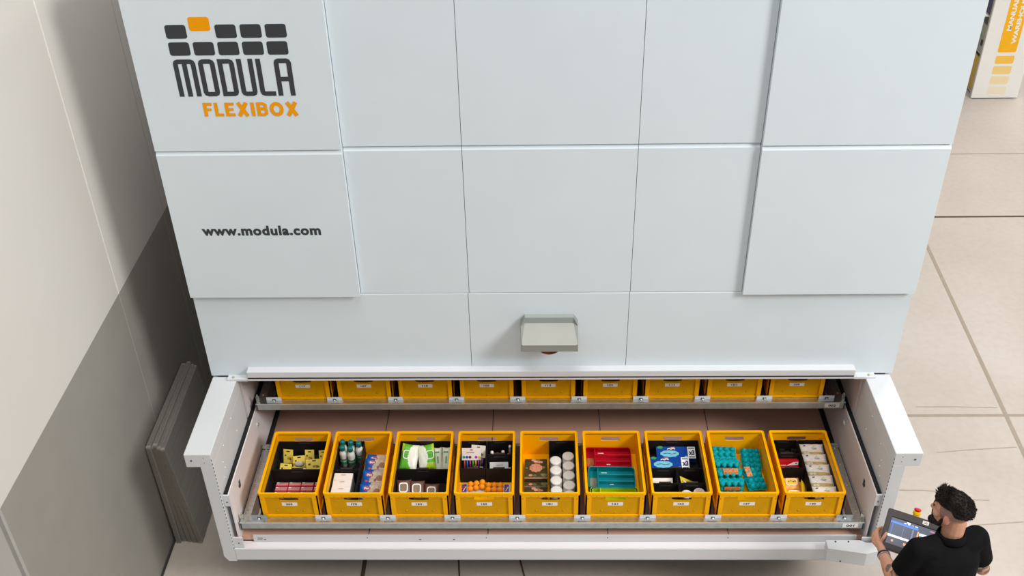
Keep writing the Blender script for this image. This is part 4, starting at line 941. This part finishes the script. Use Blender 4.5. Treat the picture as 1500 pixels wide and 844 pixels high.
def loft(mb, secs, m_=None, n=28, rvx=rv, fvx=fv):
    pts = []; F = []
    for c_, rx, ry in secs:
        for k in range(n):
            t_ = 2*PI*k/n; ct, sn_ = math.cos(t_), math.sin(t_); e = .85
            pts.append(c_+rvx*rx*math.copysign(abs(ct)**e, ct)+fvx*ry*math.copysign(abs(sn_)**e, sn_))
    for j in range(len(secs)-1):
        for k in range(n): k2 = (k+1) % n; F.append((j*n+k, j*n+k2, (j+1)*n+k2, (j+1)*n+k))
    F.append(tuple(range(n-1, -1, -1))); F.append(tuple((len(secs)-1)*n+k for k in range(n)))
    mb.poly(pts, F, m_, None, True)
NB = Vector((2.262, -.785, 1.47)); HBs = HC-hf*.035-hu*.055
GX = [ux*0, ux, vy, nz_]
def Cp(x, y, z): return Mc @ Vector((x, y, z))
def body_shapes(mb):
    loft(mb, [(CEN(.90, -.01), .155, .105), (CEN(1.05, -.01), .150, .100), (CEN(1.2), .158, .105), (CEN(1.33, .01), .165, .105), (CEN(1.43, .02), .12, .08), (CEN(1.46, .03), .07, .06)])
    mb.capsule(NB-zv*.03, HBs, .062, .058)
    for S_, E_, W_ in ((SL, EL, WL), (SR, ER, WR)):
        mb.capsule(S_, E_, .056, .043); mb.capsule(E_, E_.lerp(W_, .35), .043, .045); mb.capsule(E_.lerp(W_, .35), W_, .045, .029)
    for sgn in (-1, 1):
        hip = CEN(.93, -.01)+rv*sgn*.085; knee = CEN(.50, .02)+rv*sgn*.10; ank = CEN(.09, -.02)+rv*sgn*.11
        mb.capsule(hip, knee, .082, .055); mb.capsule(knee, ank, .052, .036)
    # head
    H = lambda a_, b_, c_: Mh @ Vector((a_, b_, c_))
    mb.ell((-.012, 0, .030), (.100, .077, .092), None, Mh, 24, 16); mb.ell((.028, 0, -.045), (.066, .058, .078), None, Mh, 20, 14); mb.ell((.060, 0, -.088), (.030, .032, .026), None, Mh, 14, 10)
    mb.capsule((.086, 0, .016), (.104, 0, -.020), .009, .014, Mh); mb.capsule((.094, -.014, -.026), (.094, .014, -.026), .008, .008, Mh)
    mb.capsule((.078, -.034, .026), (.078, .034, .026), .012, .012, Mh)
    for s_ in (-1, 1):
        mb.ell((.060, s_*.040, -.020), (.026, .024, .026), None, Mh, 12, 8); mb.ell((.074, s_*.030, .0125), (.0135, .018, .0075), None, Mh, 14, 8); mb.ell((.073, s_*.030, -.007), (.012, .017, .006), None, Mh, 14, 8)
        Me_ = Mh @ Matrix.Translation((-.012, s_*.078, -.012)) @ Matrix.Rotation(s_*.35, 4, 'Z')
        mb.ell((0, 0, 0), (.020, .007, .032), None, Me_, 14, 10); mb.capsule((-.004, -s_*.006, -.02), (-.004, -s_*.006, .018), .010, .012, Me_)
        mb.ell((.0, -s_*.012, 0), (.012, .016, .016), None, Me_, 10, 8)
    mb.capsule((.088, -.016, -.054), (.088, .016, -.054), .008, .008, Mh); mb.capsule((.084, -.014, -.064), (.084, .014, -.064), .009, .009, Mh)
    # left hand gripping the console's lower left corner edge
    hand(mb, WL, Cp(-.012, -.205, -.028), [  # palm centre ; fingers wrap round behind the edge, thumb on the bezel
        [Cp(-.020, -.180, -.030), Cp(-.026, -.140, -.040), Cp(-.010, -.118, -.062), Cp(.012, -.110, -.064)],
        [Cp(-.026, -.192, -.032), Cp(-.036, -.152, -.042), Cp(-.020, -.130, -.064), Cp(.006, -.124, -.066)],
        [Cp(-.030, -.206, -.034), Cp(-.044, -.170, -.046), Cp(-.026, -.148, -.066), Cp(.002, -.142, -.067)],
        [Cp(-.032, -.222, -.036), Cp(-.046, -.192, -.050), Cp(-.030, -.172, -.066), Cp(-.006, -.166, -.067)]],
        [Cp(.004, -.225, -.014), Cp(.018, -.195, .014), Cp(.026, -.162, .0155)])
    # right hand resting on the right edge
    q_ = lambda x, y, z: Cp(CW+x, y, z)
    hand(mb, WR, q_(.014, -.170, -.030), [
        [q_(.018, -.140, -.032), q_(.022, -.110, -.046), q_(.004, -.094, -.064), q_(-.018, -.090, -.066)],
        [q_(.022, -.156, -.034), q_(.032, -.124, -.048), q_(.012, -.108, -.066), q_(-.014, -.104, -.067)],
        [q_(.026, -.172, -.036), q_(.036, -.142, -.050), q_(.016, -.126, -.067), q_(-.010, -.122, -.067)],
        [q_(.028, -.190, -.038), q_(.036, -.164, -.052), q_(.020, -.150, -.067), q_(-.002, -.146, -.067)]],
        [q_(-.004, -.190, -.012), q_(-.014, -.160, .013), q_(-.022, -.130, .0145)])
def hand(mb, W_, pc, fingers, thumb):
    root = [f_[0] for f_ in fingers]
    for r_ in root: mb.capsule(W_.lerp(pc, .25), r_, .018, .0125)
    mb.capsule(W_, pc, .027, .020); mb.capsule(root[0], root[3], .012, .011)
    for k, f_ in enumerate(fingers):
        rad = (.0098, .0102, .0098, .0086)[k]
        for p_, q_ in zip(f_, f_[1:]): mb.capsule(p_, q_, rad, rad*.92)
    for k, (p_, q_) in enumerate(zip(thumb, thumb[1:])): mb.capsule(p_, q_, .0135-.002*k, .011-.001*k)
    mb.capsule(W_.lerp(pc, .4), thumb[0], .020, .0145)
iMh = Mh.inverted()
def skin_mat(c_, n_):
    h_ = iMh @ c_
    if h_.z > -.06 and h_.x < .050 and h_.length < .16:
        if abs(h_.y) > .070 and abs(h_.x+.012) < .026 and abs(h_.z+.012) < .036 and abs(h_.y) > .0775: return 3
        if h_.x < .035 and h_.z > (-.045 if h_.x > -.03 else -.06) and (h_.z > -.012-.5*max(0, h_.x) ): return 1
    for E_ in (EL, ER):
        d_ = (c_-E_)
        if d_.length < .10 and d_.z > -.02 and noise.noise(c_*38) > .02 and c_.z > 1.15: return 2
    return 0
body = blob(body_shapes, .0048, 'body', man, [SKIN, FADE, TATT, EARS], 3, None, skin_mat, R0)
def local(o):                                          # child built in world coordinates
    o.data.transform(Matrix.Translation(-R0)); return o
# shirt
def shirt_shapes(mb):
    loft(mb, [(CEN(.90, -.012), .185, .132), (CEN(.92, -.012), .187, .134), (CEN(1.0, -.01), .182, .128), (CEN(1.15), .180, .126), (CEN(1.28, .005), .190, .132), (CEN(1.37, .008), .190, .130), (CEN(1.42, .012), .165, .112), (CEN(1.455, .018), .115, .088), (CEN(1.48, .03), .078, .078)])
    for S_, E_, fr in ((SL, EL, .66), (SR, ER, .66)):
        mid = S_.lerp(E_, fr); ins = S_.lerp(CEN(1.40, .01), .45)
        mb.capsule(ins, S_, .082, .073); mb.ell(S_, (.074,)*3); mb.cone(S_, mid, .073, .070, None, 20)
        mb.capsule(S_+zv*.012, Vector((NB.x, NB.y, 1.46)), .058, .050)
shirt = blob(shirt_shapes, .006, 'shirt', man, [SHIRT], 5, None, None, R0)
mb = MB(); N = 28; prof = ((.078, -.012), (.082, .010), (.077, .034), (.071, .046), (.067, .040), (.071, .010), (.069, -.012)); CB = Vector((2.262, -.792, 1.475)); tilt = Matrix.Rotation(-.22, 3, rv)
pts = []; F = []
for k in range(N+1):
    a_ = PI/2+.16+(2*PI-.32)*k/N
    for r_, z_ in prof: pts.append(CB+tilt @ (rv*r_*1.05*math.cos(a_)+fv*r_*1.0*math.sin(a_)+zv*z_))
m_ = len(prof)
for k in range(N):
    for j in range(m_): F.append((k*m_+j, k*m_+(j+1) % m_, (k+1)*m_+(j+1) % m_, (k+1)*m_+j))
mb.poly(pts, F, SHIRT, None, True); local(mb.build('shirt_collar', man))
def leg_shapes(mb):
    loft(mb, [(CEN(.99, -.01), .160, .112), (CEN(.90, -.01), .168, .118), (CEN(.82, -.01), .165, .112)])
    for sgn in (-1, 1):
        hip = CEN(.86, -.01)+rv*sgn*.085; knee = CEN(.50, .02)+rv*sgn*.10; ank = CEN(.11, -.02)+rv*sgn*.11
        mb.capsule(hip, knee, .098, .070); mb.cone(knee, ank, .069, .058, None, 18); mb.ell(knee, (.07,)*3)
blob(leg_shapes, .008, 'trousers', man, [JEANS], 4, None, None, R0)
for sgn in (-1, 1):
    Ms_ = Matrix((rv, fv, zv)).transposed().to_4x4(); Ms_.translation = CEN(0, -.02)+rv*sgn*.11
    def shoe(mb): mb.ell((0, .05, .045), (.046, .135, .04), None, Ms_, 18, 12); mb.ell((0, -.03, .065), (.045, .06, .055), None, Ms_, 16, 10); mb.box(-.046, .046, -.085, .175, .004, .028, None, Ms_, bev=.01)
    blob(shoe, .006, 'shoe', man, [SHOE], 3, None, None, R0)
# beard
def beard_shapes(mb):
    for s_ in (-1, 1):
        mb.capsule((.020, s_*.066, -.030), (.036, s_*.056, -.078), .009, .013, Mh); mb.capsule((.036, s_*.056, -.078), (.082, s_*.024, -.104), .014, .018, Mh); mb.capsule((.062, s_*.045, -.070), (.088, s_*.024, -.080), .009, .011, Mh)
        mb.capsule((.098, s_*.006, -.040), (.090, s_*.026, -.052), .008, .008, Mh); mb.capsule((.090, s_*.026, -.052), (.086, s_*.026, -.085), .008, .010, Mh)
    mb.capsule((.084, -.022, -.105), (.084, .022, -.105), .020, .020, Mh); mb.ell((.100, 0, -.116), (.026, .026, .026), None, Mh); mb.capsule((.094, -.012, -.078), (.094, .012, -.078), .010, .010, Mh)
blob(beard_shapes, .0045, 'beard', man, [BEARD], 2, None, None, R0)
# hair : cropped cap with raised tufts swept up and back
random.seed(11)
mb = MB()
def cap_pt(th, ph, k): return Vector((-.016+.106*k*math.sin(th)*math.cos(ph), .080*k*math.sin(th)*math.sin(ph), .030+.098*k*math.cos(th)))
def edge_th(ph):                                       # how far down the hair reaches by direction (0 = face)
    c_ = math.cos(ph); return 1.02 if c_ > .85 else (1.22-.10*c_ if c_ > -.3 else 1.55-.25*(c_+.3))
rows, cols = 14, 40; pts = []; F = []
for j in range(rows+1):
    for k in range(cols):
        ph = 2*PI*k/cols; th = edge_th(ph)*j/rows; fall = 1.0+.05*(1-(j/rows)**3)
        pts.append(cap_pt(th, ph, fall*(1.012+.016*noise.noise(Vector((k*.9, j*.9, 0))))))
for j in range(rows):
    for k in range(cols): k2 = (k+1) % cols; F.append((j*cols+k, (j+1)*cols+k, (j+1)*cols+k2, j*cols+k2))
mb.poly(pts, F, HAIR, Mh, True)
for q in range(1700):
    ph = random.uniform(0, 2*PI); th = edge_th(ph)*math.sqrt(random.random()); c_ = math.cos(ph); depth = th/edge_th(ph)
    base = cap_pt(th, ph, 1.0); nrm = Vector((base.x+.016, base.y, base.z-.03)).normalized()
    front = max(0, min(1, (base.x-.0)/.07))
    L_ = ((.018+.026*front) if base.z > .085 else (.014 if base.z > .05 else .007))*random.uniform(.75, 1.15)
    cl = noise.noise(base*26)
    d_ = (nrm*(.45+.5*front)+Vector((.10*front-.55*(1-front), .35*cl, (.75*front+.10) if base.z > .05 else -.3))).normalized()
    mid_ = base+d_*L_*.6; tip = base+d_*L_+Vector((-.004, .006*cl, .002*front))
    mb.cone(base-nrm*.004, mid_, .0036, .0026, HAIR, 5, Mh); mb.cone(mid_, tip, .0026, .0004, HAIR, 5, Mh)
for q in range(46):                                    # raised front clumps
    yy = random.uniform(-.05, .05); base = Vector((random.uniform(.035, .072), yy, .098-abs(yy)*.35)); d_ = Vector((random.uniform(-.1, .35), yy*3+random.uniform(-.15, .15), 1)).normalized(); L_ = random.uniform(.034, .058)
    mb.cone(base-d_*.01, base+d_*L_*.55, .0075, .005, HAIR, 6, Mh); mb.cone(base+d_*L_*.55, base+d_*L_+Vector((-.006, 0, 0)), .005, .0005, HAIR, 6, Mh)
local(mb.build('hair', man, recalc=False))
# eyes, eyebrows
for s_ in (-1, 1):
    mb = MB(); mb.ell((.0765, s_*.030, .002), (.0085, .013, .0085), mat('eye_white', rgb(232, 228, 222), .25), Mh, 14, 10); mb.ell((.0832, s_*.030, .001), (.0028, .0056, .0056), mat('iris_brown', rgb(48, 30, 22), .2), Mh, 10, 8); local(mb.build('eye', man))
    mb = MB(); mb.capsule((.090, s_*.014, .030), (.078, s_*.050, .032), .0055, .0035, Mh, HAIR); local(mb.build('eyebrow', man))
# bracelets on the left wrist
ax = (WL-EL).normalized()
for k, (off, m__) in enumerate(((.012, mat('bracelet_dark', rgb(36, 32, 40), .5)), (.026, mat('bracelet_pale', rgb(176, 164, 168), .4, var=.3, scale=90)))):
    Q = Matrix.Translation(WL-ax*off) @ ax.to_track_quat('Z', 'Y').to_matrix().to_4x4(); pts = []; F = []; n1, n2 = 24, 8
    for i_ in range(n1):
        for j_ in range(n2):
            A_, B_ = 2*PI*i_/n1, 2*PI*j_/n2; R_ = .0335+.0042*math.cos(B_); pts.append((R_*math.cos(A_), R_*math.sin(A_), .0048*math.sin(B_)))
    for i_ in range(n1):
        for j_ in range(n2): F.append((i_*n2+j_, ((i_+1) % n1)*n2+j_, ((i_+1) % n1)*n2+(j_+1) % n2, i_*n2+(j_+1) % n2))
    mb = MB(); mb.poly(pts, F, m__, Q, True); local(mb.build('bracelet', man))['label'] = ('dark bead bracelet', 'pale bead bracelet')[k]

# ------------------------------------------------------------------ display stand with shelving, far right
stand = empty('display_panel', (5.985, 8.02, 0), label='tall white display panel with orange banner on the far floor', cat='display panel')
mb = MB(); mb.box(-.295, .310, 0, .03, .012, 2.9, mat('stand_white', rgb(240, 238, 233), .5, var=.01), bev=.004); mb.build('panel_board', stand)
mb = MB(); mb.box(-.27, .25, .004, .026, 0, .0118, mat('stand_foot', rgb(70, 84, 92), .5)); mb.build('base_strip', stand)
OB = mat('banner_orange', rgb(252, 186, 38), .55, var=.02)
mb = MB(); mb.prism(rrect(-.108, .128, .652, 1.72, .025), -.0015, 0, OB); bn = mb.build('orange_banner', stand)
ROT = Matrix.Rotation(PI/2, 4, 'Y').inverted()
def vtext(body, x, z0, hgt, ln):
    o = put_text('banner_lettering', body, .06, CAV, bn, Matrix.Translation((x, -.0022, z0+ln/2)) @ FRONT @ Matrix.Rotation(PI/2, 4, 'Z'), bold=.0022, width=ln, height=hgt); return o
vtext('MANUAL', -.036, .945, .058, .43); vtext('WAREHOUSE', .063, .768, .058, .66)
for k, (z0, z1) in enumerate(((.495, .605), (.352, .462), (.210, .320), (.068, .176))):
    mix = (.78, .52, .28, .14)[k]; c_ = [240+(252-240)*mix, 238+(186-238)*mix, 233+(38-233)*mix]
    mb = MB(); mb.prism(rrect(-.108, .130, z0, z1, .018), -.0012, 0, mat('fade_block_%d' % k, rgb(*c_), .55, var=.01)); mb.build('fading_block', stand)
rack = empty('shelving_rack', (5.69, 8.06, 0), label='narrow metal shelving rack standing behind the white display panel', cat='shelving rack')
RK = mat('rack_metal', rgb(168, 160, 150), .5, var=.1)
for x, y in ((.012, .01), (.012, .43), (.56, .01), (.56, .43)): mb = MB(); mb.box(x-.012, x+.012, y-.012, y+.012, 0, 2.4, RK); mb.build('post', rack)
for z in (.05, .58, 1.08, 1.6): mb = MB(); mb.box(.026, .546, .0, .44, z, z+.02, RK); mb.build('shelf', rack)
for z, hgt, c_, lb, nm in ((.6005, .36, (140, 138, 128), 'grey printed carton on the middle shelf of the far rack', 'carton'), (.0705, .46, (176, 140, 24), 'ochre storage bin on the lowest shelf of the far rack', 'storage_bin'), (1.1005, .40, (48, 46, 88), 'navy storage bin on the upper shelf of the far rack', 'storage_bin')):
    mb = MB(); m_ = mat('rack_'+lb.split()[0], rgb(*c_), .5, var=.2, scale=14); mb.box(-.0, .30, -.18, .18, 0, hgt, m_, bev=.01); mb.box(.005, .295, -.175, .175, hgt-.012, hgt+.004, mat('rack_rim', rgb(90, 88, 84), .5))
    if nm == 'carton':
        for k in range(3): mb.box(-.002, .0, -.13+k*.09, -.07+k*.09, .08+.06*k, .16+.06*k, BGR if k else INK)
    thing_mesh(mb, nm, lb, 'box' if nm == 'carton' else 'bin', (5.72, 8.285, z), (0,0,0), None, 'shell')

for n_, v_ in (('crate_yellow', .08), ('crate_yellow_panel', .08), ('shirt_black', .1), ('hair_black', .2), ('beard_black', .15), ('bin_black', .15), ('logo_charcoal', .2), ('logo_orange', .1), ('banner_orange', .1), ('egg_carton_turquoise', .15),
               ('cutlery_red', .25), ('cutlery_teal', .25), ('cutlery_lime', .25), ('console_bezel', .3), ('ball_orange', .2), ('box_blue', .25), ('wipes_green', .2), ('pack_red', .2), ('snack_blue', .25), ('bay_floor_taupe', .2), ('trousers_dark', .1)):
    MATS[n_].node_tree.nodes['Principled BSDF'].inputs['Specular IOR Level'].default_value = v_
